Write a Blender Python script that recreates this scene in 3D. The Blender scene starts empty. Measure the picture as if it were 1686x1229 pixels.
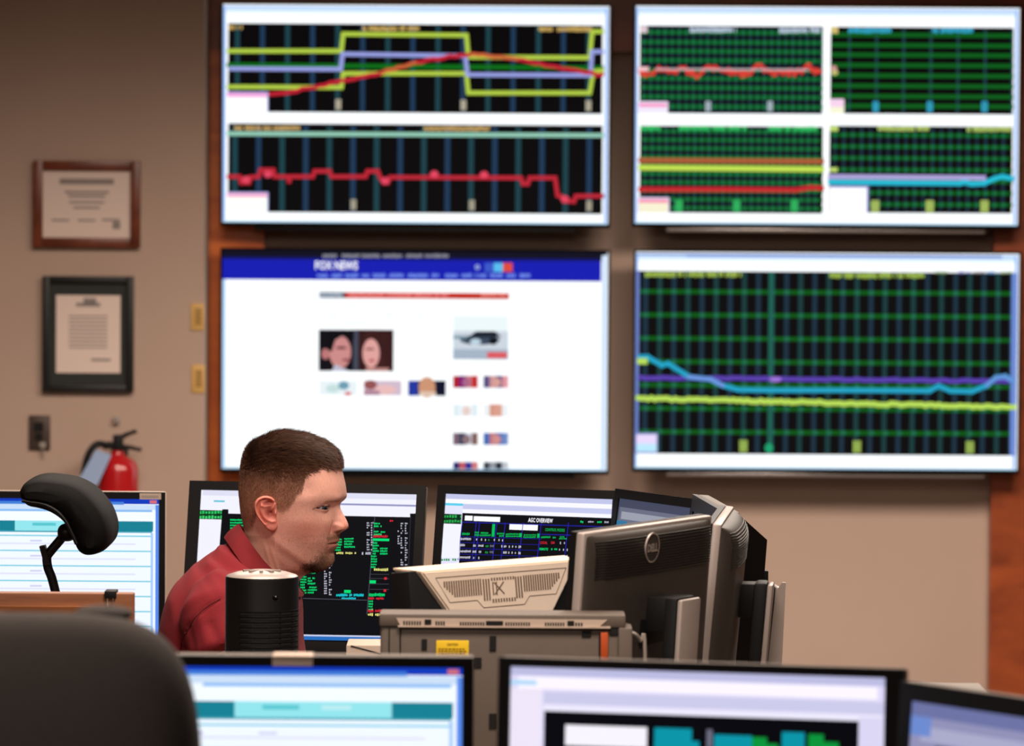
import bpy, bmesh, math, random
import numpy as np
from mathutils import Vector, Matrix

# ------------------------------------------------------------------ camera, world, lights
S = bpy.context.scene
C = S.collection
FPX, W0, H0 = 8000.0, 1686.0, 1229.0
CAM = Vector((0, 0, 1.88))
PITCH = math.atan(369.5 / FPX)
ROLL = math.radians(0.36)
_R0 = Vector((1, 0, 0)); _F = Vector((0, math.cos(PITCH), -math.sin(PITCH)))
_D0 = Vector((0, -math.sin(PITCH), -math.cos(PITCH)))
_D = _D0 * math.cos(ROLL) + _R0 * math.sin(ROLL)
_R = _R0 * math.cos(ROLL) - _D0 * math.sin(ROLL)
cam = bpy.data.cameras.new('camera'); camo = bpy.data.objects.new('camera', cam); C.objects.link(camo)
cam.sensor_width = 36.0; cam.lens = FPX / W0 * 36.0
cam.clip_start = 0.1; cam.clip_end = 100
mw = Matrix.Identity(4)
for i in range(3):
    mw[i][0] = _R[i]; mw[i][1] = -_D[i]; mw[i][2] = -_F[i]; mw[i][3] = CAM[i]
camo.matrix_world = mw
cam.dof.use_dof = True; cam.dof.focus_distance = 8.95; cam.dof.aperture_fstop = 7.2
S.camera = camo
S.view_settings.view_transform = 'Standard'; S.view_settings.look = 'None'
S.view_settings.exposure = 0.0; S.view_settings.gamma = 1.0
S.view_settings.use_curve_mapping = False

w = bpy.data.worlds.new('world'); S.world = w; w.use_nodes = True
w.node_tree.nodes['Background'].inputs[0].default_value = (1.0, 0.8, 0.65, 1)
w.node_tree.nodes['Background'].inputs[1].default_value = 0.03

def area(name, loc, size, power, col, rot=(0, 0, 0), spread=180):
    l = bpy.data.lights.new(name, 'AREA'); l.energy = power; l.color = col
    l.shape = 'RECTANGLE'; l.size = size[0]; l.size_y = size[1]; l.spread = math.radians(spread)
    o = bpy.data.objects.new(name, l); o.location = loc; o.rotation_euler = rot; C.objects.link(o)
    return o
WARM = (1.0, 0.83, 0.70)
area('ceiling_light', (-0.3, 8.6, 3.05), (1.4, 0.8), 60, WARM)          # above the operator
area('ceiling_light', (0.2, 6.6, 3.05), (1.2, 0.6), 85, WARM)           # fill added over his console front to brighten terminal, machine and near face
area('ceiling_light', (-0.8, 12.3, 3.05), (1.2, 1.2), 98, WARM, spread=150)
area('ceiling_light', (1.35, 12.1, 3.05), (1.8, 1.4), 215, (1.0, .86, .74), spread=150)
area('ceiling_light', (-1.6, 4.6, 3.05), (1.2, 0.6), 60, (1.0, 0.84, 0.74))

# ------------------------------------------------------------------ helpers
def at(px, py, d):
    return CAM + _F * d + _R * ((px - W0 / 2) / FPX * d) + _D * ((py - H0 / 2) / FPX * d)
def ray(px, py):
    return (_F + _R * ((px - W0 / 2) / FPX) + _D * ((py - H0 / 2) / FPX))
def atY(px, py, Y):
    r = ray(px, py); return CAM + r * ((Y - CAM.y) / r.y)

def lin(c):
    r = []
    for v in c[:3]:
        v = v / 255.0
        r.append(v / 12.92 if v <= 0.04045 else ((v + 0.055) / 1.055) ** 2.4)
    return tuple(r)

MATS = {}
def mat(name, col, rough=0.5, metal=0.0, spec=0.5, noise=0.0, nscale=30, bump=0.0, bscale=200, sss=0.0, coat=0.0):
    m = bpy.data.materials.new(name); m.use_nodes = True
    nt = m.node_tree; b = nt.nodes['Principled BSDF']
    c = lin(col)
    b.inputs['Base Color'].default_value = (*c, 1)
    b.inputs['Roughness'].default_value = rough; b.inputs['Metallic'].default_value = metal
    b.inputs['Specular IOR Level'].default_value = spec
    b.inputs['Coat Weight'].default_value = coat
    if sss:
        b.inputs['Subsurface Weight'].default_value = sss
        b.inputs['Subsurface Radius'].default_value = (0.9, 0.35, 0.2); b.inputs['Subsurface Scale'].default_value = 0.006
    if noise or bump:
        tc = nt.nodes.new('ShaderNodeTexCoord')
    if noise:
        n = nt.nodes.new('ShaderNodeTexNoise'); n.inputs['Scale'].default_value = nscale; n.inputs['Detail'].default_value = 6
        r = nt.nodes.new('ShaderNodeValToRGB')
        r.color_ramp.elements[0].position = 0.3; r.color_ramp.elements[1].position = 0.7
        r.color_ramp.elements[0].color = (*[v * (1 - noise) for v in c], 1)
        r.color_ramp.elements[1].color = (*[min(1, v * (1 + noise)) for v in c], 1)
        nt.links.new(tc.outputs['Object'], n.inputs['Vector']); nt.links.new(n.outputs['Fac'], r.inputs['Fac'])
        nt.links.new(r.outputs['Color'], b.inputs['Base Color'])
    if bump:
        n2 = nt.nodes.new('ShaderNodeTexNoise'); n2.inputs['Scale'].default_value = bscale; n2.inputs['Detail'].default_value = 4
        bp = nt.nodes.new('ShaderNodeBump'); bp.inputs['Strength'].default_value = bump; bp.inputs['Distance'].default_value = 0.002
        nt.links.new(tc.outputs['Object'], n2.inputs['Vector']); nt.links.new(n2.outputs['Fac'], bp.inputs['Height'])
        nt.links.new(bp.outputs['Normal'], b.inputs['Normal'])
    MATS[name] = m
    return m

def wood_mat(name, c1, c2, scale=(1.5, 1.5, 12), rot=0, rough=0.35):
    m = bpy.data.materials.new(name); m.use_nodes = True
    nt = m.node_tree; b = nt.nodes['Principled BSDF']
    tc = nt.nodes.new('ShaderNodeTexCoord'); mp = nt.nodes.new('ShaderNodeMapping'); mp.inputs['Scale'].default_value = scale
    n = nt.nodes.new('ShaderNodeTexNoise'); n.inputs['Scale'].default_value = 2.2; n.inputs['Detail'].default_value = 8; n.inputs['Distortion'].default_value = 0.8
    r = nt.nodes.new('ShaderNodeValToRGB'); r.color_ramp.elements[0].position = 0.3; r.color_ramp.elements[1].position = 0.7
    r.color_ramp.elements[0].color = (*lin(c1), 1); r.color_ramp.elements[1].color = (*lin(c2), 1)
    nt.links.new(tc.outputs['Object'], mp.inputs['Vector']); nt.links.new(mp.outputs['Vector'], n.inputs['Vector'])
    nt.links.new(n.outputs['Fac'], r.inputs['Fac']); nt.links.new(r.outputs['Color'], b.inputs['Base Color'])
    b.inputs['Roughness'].default_value = rough
    return m

def attr_mat(name, emit=0.0, rough=0.5, sss=0.0, spec=0.5, bump=0.0):
    m = bpy.data.materials.new(name); m.use_nodes = True
    nt = m.node_tree; b = nt.nodes['Principled BSDF']
    a = nt.nodes.new('ShaderNodeAttribute'); a.attribute_name = 'Col'
    b.inputs['Roughness'].default_value = rough; b.inputs['Specular IOR Level'].default_value = spec
    if emit:
        b.inputs['Base Color'].default_value = (0.003, 0.003, 0.0035, 1)
        nt.links.new(a.outputs['Color'], b.inputs['Emission Color']); b.inputs['Emission Strength'].default_value = emit
    else:
        nt.links.new(a.outputs['Color'], b.inputs['Base Color'])
        if sss:
            b.inputs['Subsurface Weight'].default_value = sss
            b.inputs['Subsurface Radius'].default_value = (1.0, 0.4, 0.25); b.inputs['Subsurface Scale'].default_value = 0.006
        if bump:
            tc = nt.nodes.new('ShaderNodeTexCoord'); n2 = nt.nodes.new('ShaderNodeTexNoise'); n2.inputs['Scale'].default_value = 700; n2.inputs['Detail'].default_value = 3
            bp = nt.nodes.new('ShaderNodeBump'); bp.inputs['Strength'].default_value = bump; bp.inputs['Distance'].default_value = 0.001
            nt.links.new(tc.outputs['Object'], n2.inputs['Vector']); nt.links.new(n2.outputs['Fac'], bp.inputs['Height'])
            nt.links.new(bp.outputs['Normal'], b.inputs['Normal'])
    return m

M_wall = mat('painted_wall', (184, 158, 142), 0.85, noise=0.03, nscale=3, bump=0.15, bscale=120)
M_floor = mat('carpet', (70, 62, 58), 0.95, noise=0.2, nscale=60)
M_ceil = mat('ceiling_tile', (190, 180, 170), 0.9)
M_wood_lit = wood_mat('cherry_wood_lit', (190, 88, 30), (226, 120, 50), (1.5, 1.5, 6))  # lighter copy of the cherry, strong light on the left post put into colour
M_woodR = wood_mat('cherry_wood_dark', (122, 52, 24), (165, 78, 36), (2.5, 1.5, 5))  # same cherry for right post and beam, without that brightness in its colour
M_oak = wood_mat('oak_edge', (112, 62, 30), (152, 92, 50), (2, 8, 20), rough=0.45)
M_frame_wood = wood_mat('walnut_frame', (92, 42, 22), (128, 62, 36), (6, 6, 6))
M_black = mat('black_plastic', (13, 12, 13), 0.45, spec=0.3, bump=0.05)
M_blackm = mat('matte_black_plastic', (12, 12, 13), 0.6, spec=0.3, bump=0.1)
M_rib = mat('dark_rib_plastic', (28, 25, 23), 0.5)
M_gloss = mat('gloss_black', (8, 8, 9), 0.12)
M_silver = mat('silver_plastic', (172, 160, 154), 0.38, metal=0.25, noise=0.03, nscale=20)
M_chrome = mat('brushed_chrome', (205, 200, 198), 0.22, metal=0.9)
M_dellback = mat('charcoal_plastic', (60, 54, 49), 0.48, noise=0.06, nscale=15)
M_beige = mat('beige_plastic', (234, 214, 192), 0.5, noise=0.02, nscale=300, bump=0.25, bscale=900)
M_beige_dk = mat('beige_shadow_plastic', (120, 100, 84), 0.7)
M_grey = mat('warm_grey_plastic', (98, 87, 78), 0.55, noise=0.04, nscale=12, bump=0.1, bscale=500)
M_slot = mat('dark_opening', (10, 9, 9), 0.9)
M_yellow = mat('yellow_label', (236, 196, 30), 0.55)
M_ink = mat('brown_ink', (120, 84, 16), 0.6)
M_paper = mat('paper', (214, 200, 190), 0.8)
M_paper2 = mat('certificate_paper', (232, 210, 198), 0.8)
M_inkgrey = mat('grey_ink', (150, 138, 134), 0.8)
M_fabric = mat('charcoal_fabric', (58, 52, 48), 0.95, noise=0.15, nscale=250, bump=0.5, bscale=700)
M_leather = mat('black_leather', (9, 9, 9), 0.7, spec=0.12, bump=0.2, bscale=260)
M_red = mat('red_enamel', (176, 18, 24), 0.25, coat=0.4)
M_tag = mat('pale_blue_tag', (150, 172, 208), 0.7)
M_brass = mat('yellow_sticky_paper', (214, 170, 96), 0.6)
M_matgreen = mat('dark_green_mat', (34, 38, 36), 0.7)
M_darkframe = mat('black_lacquer', (20, 18, 17), 0.5)
M_plate = mat('bronze_plate', (76, 62, 54), 0.5, metal=0.3)
M_label = mat('cream_label', (196, 176, 160), 0.7)
M_cable = mat('grey_cable', (150, 140, 132), 0.5)
M_orange = mat('orange_plastic', (186, 78, 30), 0.5)
M_orange2 = mat('bright_orange_plastic', (236, 112, 40), 0.5)
M_laminate = mat('desk_laminate', (104, 92, 82), 0.5)
M_screen = attr_mat('screen_emission', emit=1.0, rough=0.4, spec=0.02)
M_shirt = mat('red_pique_cotton', (130, 20, 32), 0.9, noise=0.06, nscale=260, bump=0.35, bscale=900)
M_collar = mat('red_ribbed_cotton', (124, 18, 28), 0.9, noise=0.08, nscale=420, bump=0.5, bscale=1100)
M_seam = mat('dark_red_thread', (96, 16, 22), 0.9)
M_trouser = mat('khaki_trouser', (120, 104, 82), 0.9)
M_skin = attr_mat('skin', rough=0.52, sss=0.12, spec=0.35, bump=0.12)
M_hair = attr_mat('hair', rough=0.55, spec=0.3)

def finish(name, me, m, parent=None, smooth=True, mx=None):
    if mx is not None: me.transform(mx)
    if m is not None:
        for q in (m if isinstance(m, (list, tuple)) else [m]): me.materials.append(q)
    if smooth:
        for p in me.polygons: p.use_smooth = True
        try: me.set_sharp_from_angle(angle=math.radians(38))
        except Exception: pass
    o = bpy.data.objects.new(name, me); C.objects.link(o)
    if parent is not None: o.parent = parent
    return o
def obj(name, bm, m, parent=None, smooth=True, mx=None):
    bmesh.ops.recalc_face_normals(bm, faces=bm.faces)
    me = bpy.data.meshes.new(name); bm.to_mesh(me); bm.free()
    return finish(name, me, m, parent, smooth, mx)
def pyobj(name, v, f, m, parent=None, smooth=True, mx=None, cols=None):
    me = bpy.data.meshes.new(name); me.from_pydata([tuple(map(float, p)) for p in v], [], [tuple(map(int, q)) for q in f]); me.update()
    if cols is not None:
        a = me.color_attributes.new('Col', 'FLOAT_COLOR', 'POINT')
        c = np.ones((len(v), 4), np.float32); c[:, :3] = cols; a.data.foreach_set('color', c.ravel())
    return finish(name, me, m, parent, smooth, mx)
def thing(name, label, cat, loc=(0, 0, 0), rotz=0.0, group=None):
    o = bpy.data.objects.new(name, None); C.objects.link(o); o.empty_display_size = 0.05
    o.location = loc; o.rotation_euler = (0, 0, rotz); o['label'] = label; o['category'] = cat
    if group: o['group'] = group
    return o
def tag(o, label, cat, group=None):
    o['label'] = label; o['category'] = cat
    if group: o['group'] = group
    return o
def struct(o):
    o['kind'] = 'structure'; return o

def bx(bm, x0, x1, y0, y1, z0, z1, mx=None, bev=0.0, seg=2):
    r = bmesh.ops.create_cube(bm, size=1.0)
    vs = r['verts']
    for v in vs:
        v.co = Vector(((x0 + x1) / 2 + v.co.x * (x1 - x0), (y0 + y1) / 2 + v.co.y * (y1 - y0), (z0 + z1) / 2 + v.co.z * (z1 - z0)))
    if bev > 0:
        es = list({e for v in vs for e in v.link_edges})
        rr = bmesh.ops.bevel(bm, geom=es, offset=bev, segments=seg, profile=0.5, affect='EDGES')
        vs = list({v for f in rr['faces'] for v in f.verts} | {v for v in vs if v.is_valid})
    if mx is not None:
        for v in vs: v.co = mx @ v.co
    return vs
def box(x0, x1, y0, y1, z0, z1, bev=0.0, mx=None, seg=2):
    bm = bmesh.new(); bx(bm, x0, x1, y0, y1, z0, z1, mx, bev, seg); return bm
def prism(bm, pts, y0, y1, mx=None):
    """polygon in XZ extruded along Y"""
    n = len(pts); a = [bm.verts.new(Vector((p[0], y0, p[1]))) for p in pts]; b = [bm.verts.new(Vector((p[0], y1, p[1]))) for p in pts]
    bm.faces.new(a); bm.faces.new(b[::-1])
    for i in range(n): bm.faces.new((a[i], b[i], b[(i + 1) % n], a[(i + 1) % n]))
    if mx is not None:
        for v in a + b: v.co = mx @ v.co
def tube(bm, pts, rad, n=10, cap=True):
    pts = [Vector(p) for p in pts]
    if not isinstance(rad, (list, tuple)): rad = [rad] * len(pts)
    rings = []; up = None
    for i, p in enumerate(pts):
        t = (pts[min(i + 1, len(pts) - 1)] - pts[max(i - 1, 0)]).normalized()
        if up is None:
            up = t.orthogonal().normalized()
        up = (up - t * up.dot(t)).normalized(); s = t.cross(up)
        rings.append([bm.verts.new(p + (up * math.cos(2 * math.pi * k / n) + s * math.sin(2 * math.pi * k / n)) * rad[i]) for k in range(n)])
    for a, b in zip(rings, rings[1:]):
        for k in range(n): bm.faces.new((a[k], a[(k + 1) % n], b[(k + 1) % n], b[k]))
    if cap:
        bm.faces.new(rings[0][::-1]); bm.faces.new(rings[-1])
def lathe(bm, prof, n=40, c=(0, 0)):
    rings = []
    for r, z in prof:
        if r < 1e-6: rings.append([bm.verts.new((c[0], c[1], z))])
        else: rings.append([bm.verts.new((c[0] + r * math.cos(2 * math.pi * k / n), c[1] + r * math.sin(2 * math.pi * k / n), z)) for k in range(n)])
    for a, b in zip(rings, rings[1:]):
        for k in range(n):
            k2 = (k + 1) % n
            if len(a) == 1 and len(b) > 1: bm.faces.new((a[0], b[k2], b[k]))
            elif len(b) == 1 and len(a) > 1: bm.faces.new((a[k], a[k2], b[0]))
            elif len(a) > 1: bm.faces.new((a[k], a[k2], b[k2], b[k]))
def spline(pts, n=8):
    pts = [np.array(p, float) for p in pts]; out = []
    P = [2 * pts[0] - pts[1]] + pts + [2 * pts[-1] - pts[-2]]
    for i in range(1, len(P) - 2):
        for k in range(n):
            t = k / n
            out.append(0.5 * ((2 * P[i]) + (-P[i - 1] + P[i + 1]) * t + (2 * P[i - 1] - 5 * P[i] + 4 * P[i + 1] - P[i + 2]) * t * t + (-P[i - 1] + 3 * P[i] - 3 * P[i + 1] + P[i + 2]) * t ** 3))
    out.append(pts[-1]); return out

_tc = {}
def text_geo(s, bold=False):
    k = (s, bold)
    if k in _tc: return _tc[k]
    cu = bpy.data.curves.new('t', 'FONT'); cu.body = s; cu.resolution_u = 2
    if bold: cu.offset = 0.02 if bold is True else bold
    o = bpy.data.objects.new('t', cu); C.objects.link(o)
    dg = bpy.context.evaluated_depsgraph_get(); dg.update()
    me = o.evaluated_get(dg).to_mesh()
    v = np.array([tuple(p.co)[:2] for p in me.vertices]); f = [tuple(p.vertices) for p in me.polygons]
    o.evaluated_get(dg).to_mesh_clear(); bpy.data.objects.remove(o); bpy.data.curves.remove(cu)
    v = (v - v.min(0)) / (v.max(0) - v.min(0))
    _tc[k] = (v, f); return _tc[k]

class Paint:
    """flat coloured shapes laid on a real screen surface; conv turns a coordinate pair into the surface's (u, v) metres"""
    def __init__(s, conv): s.c = conv; s.v = []; s.f = []; s.col = []; s.n = 0
    def poly(s, uv, col, gain=1.0, same=False):
        if not same: s.n += 1
        b = len(s.v)
        for u, v in uv: s.v.append((u, -0.00001 * s.n - 0.0002, v)); s.col.append([q * gain for q in lin(col)])
        s.f.append(tuple(range(b, b + len(uv))))
    def rect(s, x0, y0, x1, y1, col, gain=1.0, same=False, xref=None):
        xr_ = x0 if xref is None else xref
        u0, _ = s.c(x0, y0); _, v0 = s.c(xr_, y0); _, v1 = s.c(xr_, y1); u1, _ = s.c(x1, y0)
        s.poly([(u0, v1), (u1, v1), (u1, v0), (u0, v0)], col, gain, same)
    def rect2(s, x0, y0, x1, y1, col, gain=1.0, same=False):
        """rectangle whose height is measured at its left end only"""
        u0, v0 = s.c(x0, y0); _, v1 = s.c(x0, y1); u1, _ = s.c(x1, y0)
        s.poly([(u0, v1), (u1, v1), (u1, v0), (u0, v0)], col, gain, same)
    def line(s, pts, wd, col, gain=1.0):
        s.n += 1
        q = [s.c(*p) for p in pts]
        o = s.c(pts[0][0] + 1, pts[0][1]); sc = math.hypot(o[0] - q[0][0], o[1] - q[0][1]); o = s.c(pts[0][0], pts[0][1] + 1); sc = max(sc, math.hypot(o[0] - q[0][0], o[1] - q[0][1]))
        h = wd * sc / 2
        for a, b in zip(q, q[1:]):
            dx, dy = b[0] - a[0], b[1] - a[1]; L = math.hypot(dx, dy) or 1; dx /= L; dy /= L
            a2 = (a[0] - dx * h * .8, a[1] - dy * h * .8); b2 = (b[0] + dx * h * .8, b[1] + dy * h * .8)
            s.poly([(a2[0] + dy * h, a2[1] - dx * h), (b2[0] + dy * h, b2[1] - dx * h), (b2[0] - dy * h, b2[1] + dx * h), (a2[0] - dy * h, a2[1] + dx * h)], col, gain, True)
    def ell(s, x, y, rx, ry, col, gain=1.0, n=20):
        s.poly([s.c(x + rx * math.cos(-2 * math.pi * k / n), y + ry * math.sin(-2 * math.pi * k / n)) for k in range(n)], col, gain)
    def pg(s, pts, col, gain=1.0): s.poly([s.c(*p) for p in pts][::-1], col, gain)
    def text(s, t, x0, y0, x1, y1, col, gain=1.0, bold=False):
        v, f = text_geo(t, bold); s.n += 1; b = len(s.v)
        u0, w0 = s.c(x0, y1); u1, _ = s.c(x1, y1); _, w1 = s.c(x0, y0)
        for p in v: s.v.append((u0 + p[0] * (u1 - u0), -0.00001 * s.n - 0.0002, w0 + p[1] * (w1 - w0))); s.col.append([q * gain for q in lin(col)])
        for q in f: s.f.append(tuple(i + b for i in q))
    def words(s, x0, y0, x1, y1, col, rnd, gain=1.0, dens=0.8, step=2.4, mk=None):
        """a row of small strokes that read as blurred characters"""
        s.n += 1; x = x0
        while x < x1 - 1:
            if rnd.random() < dens:
                a = y0 + rnd.random() * (y1 - y0) * .25; b = y1 - rnd.random() * (y1 - y0) * .2
                s.rect(x, a, min(x + step * .72, x1), b, col, gain, True)
            x += step
    def build(s, name, parent, mx=None):
        return pyobj(name, s.v, s.f, M_screen, parent, False, mx, np.array(s.col))
# ------------------------------------------------------------------ the room
YL, YT, YW, YB = 15.22, 15.30, 15.40, 15.47     # left wall face, tv screens, wood frame, recessed wall
def wx(px, Y, py=600): return atY(px, py, Y).x
def wz(py, Y, px=843): return atY(px, py, Y).z
xL = wx(337, YL); ZC = 3.2
struct(obj('floor', box(-6, 6, -1.5, 16.2, -0.1, 0), M_floor))
struct(obj('ceiling', box(-6, 6, -1.5, 16.2, ZC, ZC + 0.1), M_ceil))
struct(obj('wall_left', box(-6, xL, YL, YL + 0.6, 0, ZC, bev=0.012), M_wall))
struct(obj('wall_back', box(xL - 0.05, 6, YB, YB + 0.3, 0, ZC), M_wall))
struct(obj('wall_side_left', box(-6, -5.9, -1.5, YL, 0, ZC), M_wall))
struct(obj('wall_side_right', box(5.9, 6, -1.5, YB, 0, ZC), M_wall))
struct(obj('wall_behind_camera', box(-6, 6, -1.5, -1.4, 0, ZC), M_wall))
xa = wx(434, YW); xb = wx(1632, YW, 800); zt = wz(84, YW)
struct(obj('trim_1', box(xL + 0.001, xa, YW, YB, 0, zt), M_wood_lit))
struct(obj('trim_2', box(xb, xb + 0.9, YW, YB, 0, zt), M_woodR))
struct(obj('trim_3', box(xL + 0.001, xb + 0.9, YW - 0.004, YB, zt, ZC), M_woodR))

# ------------------------------------------------------------------ wall screens
def make_tv(px0, py0, px1, py1, label, chrome):
    """px box of the lit glass"""
    cx, cy = (px0 + px1) / 2, (py0 + py1) / 2
    ctr = atY(cx, cy, YT); wd = (atY(px1, cy, YT) - atY(px0, cy, YT)).length; ht = (atY(cx, py1, YT) - atY(cx, py0, YT)).length
    t = thing('wall_screen', label, 'television', (ctr.x, YT, ctr.z), 0, 'large flat screens on the back wall')
    t.rotation_euler = (0, 0, 0)
    b = 0.007
    bm = bmesh.new(); bx(bm, -wd / 2 - b, wd / 2 + b, 0.002, 0.045, -ht / 2 - 0.012, ht / 2 + b, bev=0.004)
    obj('housing', bm, M_gloss, t)
    bm = bmesh.new()      # thin raised bezel
    for a in ((-wd / 2 - b, -wd / 2, -ht / 2 - 0.012, ht / 2 + b), (wd / 2, wd / 2 + b, -ht / 2 - 0.012, ht / 2 + b), (-wd / 2, wd / 2, ht / 2, ht / 2 + b), (-wd / 2, wd / 2, -ht / 2 - 0.012, -ht / 2)):
        bx(bm, a[0], a[1], -0.003, 0.004, a[2], a[3])
    obj('bezel', bm, M_gloss, t)
    bm = bmesh.new(); zb = -ht / 2 - 0.012
    bx(bm, -wd / 2 + 0.10, wd / 2 - 0.10, 0.006, 0.022, zb - 0.014, zb + 0.001, bev=0.004)
    obj('lower_trim', bm, M_chrome if chrome else M_black, t)
    bm = bmesh.new(); bx(bm, -0.22, 0.22, 0.045, YW - YT + (0.0), -0.16, 0.16, bev=0.003)
    obj('wall_mount', bm, M_black, t)
    def conv(px, py):
        p = atY(px, py, YT - 0.0005); return (p.x - ctr.x, p.z - ctr.z)
    P = Paint(conv); P.rect(px0, py0, px1, py1, (250, 253, 255), 1.15)
    P.poly([(-wd / 2, -ht / 2), (wd / 2, -ht / 2), (wd / 2, ht / 2), (-wd / 2, ht / 2)], (250, 253, 255), 1.15)
    return t, P
rnd = random.Random(5)
WHT = (255, 255, 255); BLK = (9, 8, 9); EDGE = (176, 205, 255)
def edges(P, x0, y0, x1, y1):
    for k, (g, c) in enumerate([(0, (150, 185, 250)), (4, (185, 215, 255)), (9, (215, 235, 255))]):
        P.rect(x0, y0 + g, x0 + 5, y1 - g, c, 1.0) if k == 0 else None
    P.rect(x0, y0, x1, y0 + 6, (188, 216, 255)); P.rect(x0, y0 + 6, x1, y0 + 12, (222, 240, 255), 1.05)
    P.rect(x0, y0, x0 + 5, y1, (160, 195, 252)); P.rect(x1 - 5, y0, x1, y1, (160, 195, 252), xref=x0); P.rect(x0, y1 - 5, x1, y1, (190, 228, 255))
def mix(a, b, t): return tuple(a[i] * (1 - t) + b[i] * t for i in range(3))
def grid(P, x0, y0, x1, y1, xs, ys, vc, hc, cc, vw=8, hw=8):
    P.rect(x0, y0, x1, y1, BLK)
    P.n += 1
    for i, x in enumerate(xs):
        if x0 < x < x1: P.rect(max(x0, x - vw / 2), y0, min(x1, x + vw / 2), y1, vc[i % len(vc)], 1, True, x0)
    P.n += 1
    for y in ys: P.rect(x0, y - hw / 2, x1, y + hw / 2, hc, 1, True)
    P.n += 1
    for x in xs:
        if x0 < x < x1:
            for y in ys: P.rect(max(x0, x - vw / 2), y - hw / 2, min(x1, x + vw / 2), y + hw / 2, cc, 1, True, x0)
def caption(P, x0, x1, y, h, col):
    P.words(x0, y - h / 2, x1, y + h / 2, col, rnd, dens=0.93, step=3.4)
def digits(P, x, y, col, w=9, h=17):
    P.rect(x - w / 2, y - h / 2, x + w / 2, y + h / 2, mix(col, BLK, .15)); P.rect(x - 1.2, y - h / 4 - 1.5, x + 1.2, y - h / 4 + 1.5, mix(col, BLK, .6)); P.rect(x - 1.2, y + h / 4 - 1.5, x + 1.2, y + h / 4 + 1.5, mix(col, BLK, .6))

VT = [(30, 66, 74), (32, 58, 86)]
# upper left
t, P = make_tv(367, 9, 1002, 368, 'wall screen with two line charts, upper left of the four', False)
edges(P, 367, 9, 1002, 368)
grid(P, 376, 38, 992, 184, [376 + 15 + i * 41.3 for i in range(15)], [], VT, BLK, BLK, 8)
P.line([(376, 107), (992, 112)], 7, (14, 112, 26))
LG = (180, 208, 72); LV = (152, 160, 226); RD = (196, 36, 54)
P.line([(376, 84), (562, 84), (565, 56), (768, 58), (771, 94), (971, 95), (975, 52), (992, 52)], 7, LG)
P.line([(376, 143), (562, 144), (565, 121), (768, 121), (771, 153), (971, 153), (977, 118), (992, 116)], 7, LG)
P.line([(380, 113), (561, 114), (564, 89), (766, 92), (770, 123), (972, 124), (975, 85), (992, 85)], 7, LV)
pts = []
for i in range(60):
    f = i / 59; x = 442 + f * 550
    y = np.interp(x, [442, 480, 560, 600, 640, 700, 745, 790, 850, 900, 960, 992], [155, 151, 134, 127, 116, 100, 92, 89, 98, 108, 118, 124]) + rnd.uniform(-1.3, 1.3)
    pts.append((x, y))
P.line(pts, 6.5, RD); P.line(pts[36:45], 5, (206, 110, 60)); P.line(pts[20:27], 4, (206, 110, 60))
for x, y in ((557, 172), (763, 173), (969, 174)): digits(P, x, y, (214, 204, 178))
caption(P, 376, 399, 45, 9, (214, 176, 96)); caption(P, 597, 690, 47, 9, (222, 184, 104)); caption(P, 887, 974, 48, 9, (222, 184, 104))
P.rect(374, 151, 442, 184, (160, 170, 230)); P.rect(374, 153, 440, 160, (250, 170, 225)); P.rect(374, 160, 440, 184, WHT, 1.1)
P.rect(376, 203, 992, 349, BLK); P.rect(376, 205, 992, 213, (16, 20, 36))
grid(P, 376, 206, 992, 349, [387 + i * 38.9 for i in range(16)], [], VT, BLK, BLK, 9)
P.line([(376, 220), (992, 223)], 7, (150, 206, 184))
pr = [(376, 291), (395, 291), (397, 301), (410, 301), (412, 292), (426, 291), (429, 280), (450, 280), (452, 291), (475, 291), (476, 299), (477, 291), (515, 291), (518, 282), (543, 282), (546, 291), (602, 291), (605, 282), (622, 282), (626, 292), (632, 301), (638, 301), (642, 292), (858, 293), (861, 303), (869, 303), (872, 293), (914, 293), (918, 322), (925, 324), (928, 331), (945, 332), (948, 323), (992, 323)]
P.line(pr, 7, (190, 40, 56))
for x, y in ((441, 287), (405, 296), (797, 288), (715, 287), (634, 298), (930, 328)): P.ell(x, y, 7, 6, (226, 70, 96))
for x, y in ((582, 337), (777, 338), (970, 339)): digits(P, x, y, (200, 192, 166))
caption(P, 386, 494, 211, 9, (214, 176, 110)); caption(P, 698, 806, 212, 9, (214, 176, 110))
P.rect(374, 316, 442, 349, (160, 170, 230)); P.rect(374, 318, 440, 325, (250, 180, 215)); P.rect(374, 325, 440, 349, (250, 255, 244), 1.1)
P.build('screen', t)

# upper right
t, P = make_tv(1046, 12, 1677, 370, 'wall screen split into four charts, upper right of the four', True)
edges(P, 1046, 12, 1677, 370)
GV = [(24, 38, 52), (26, 46, 60)]; GH = (6, 84, 24); GC = (26, 120, 68)
grid(P, 1054, 42, 1355, 186, [1060 + i * 11.7 for i in range(26)], [53, 69, 84, 99, 115, 129, 144, 159, 175], GV, GH, GC, 6, 6.5)
pts = [(1054 + i * 3.1, 117 + 7 * math.sin(i * .37) * math.sin(i * .11 + 1) + rnd.uniform(-4.5, 5.5)) for i in range(97)]
P.line(pts, 5.5, (222, 66, 56)); P.line([(1080, 114), (1330, 115)], 3, (196, 180, 186)); P.rect(1050, 110, 1068, 117, (250, 200, 205))
caption(P, 1136, 1212, 49, 10, (200, 214, 236)); caption(P, 1283, 1352, 50, 10, (200, 214, 236)); P.rect(1054, 43, 1066, 54, (226, 206, 210))
for x in (1166, 1268): digits(P, x, 175, (196, 214, 226))
P.rect(1050, 167, 1100, 186, (244, 236, 255)); P.rect(1052, 170, 1098, 176, (250, 150, 200))
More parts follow.
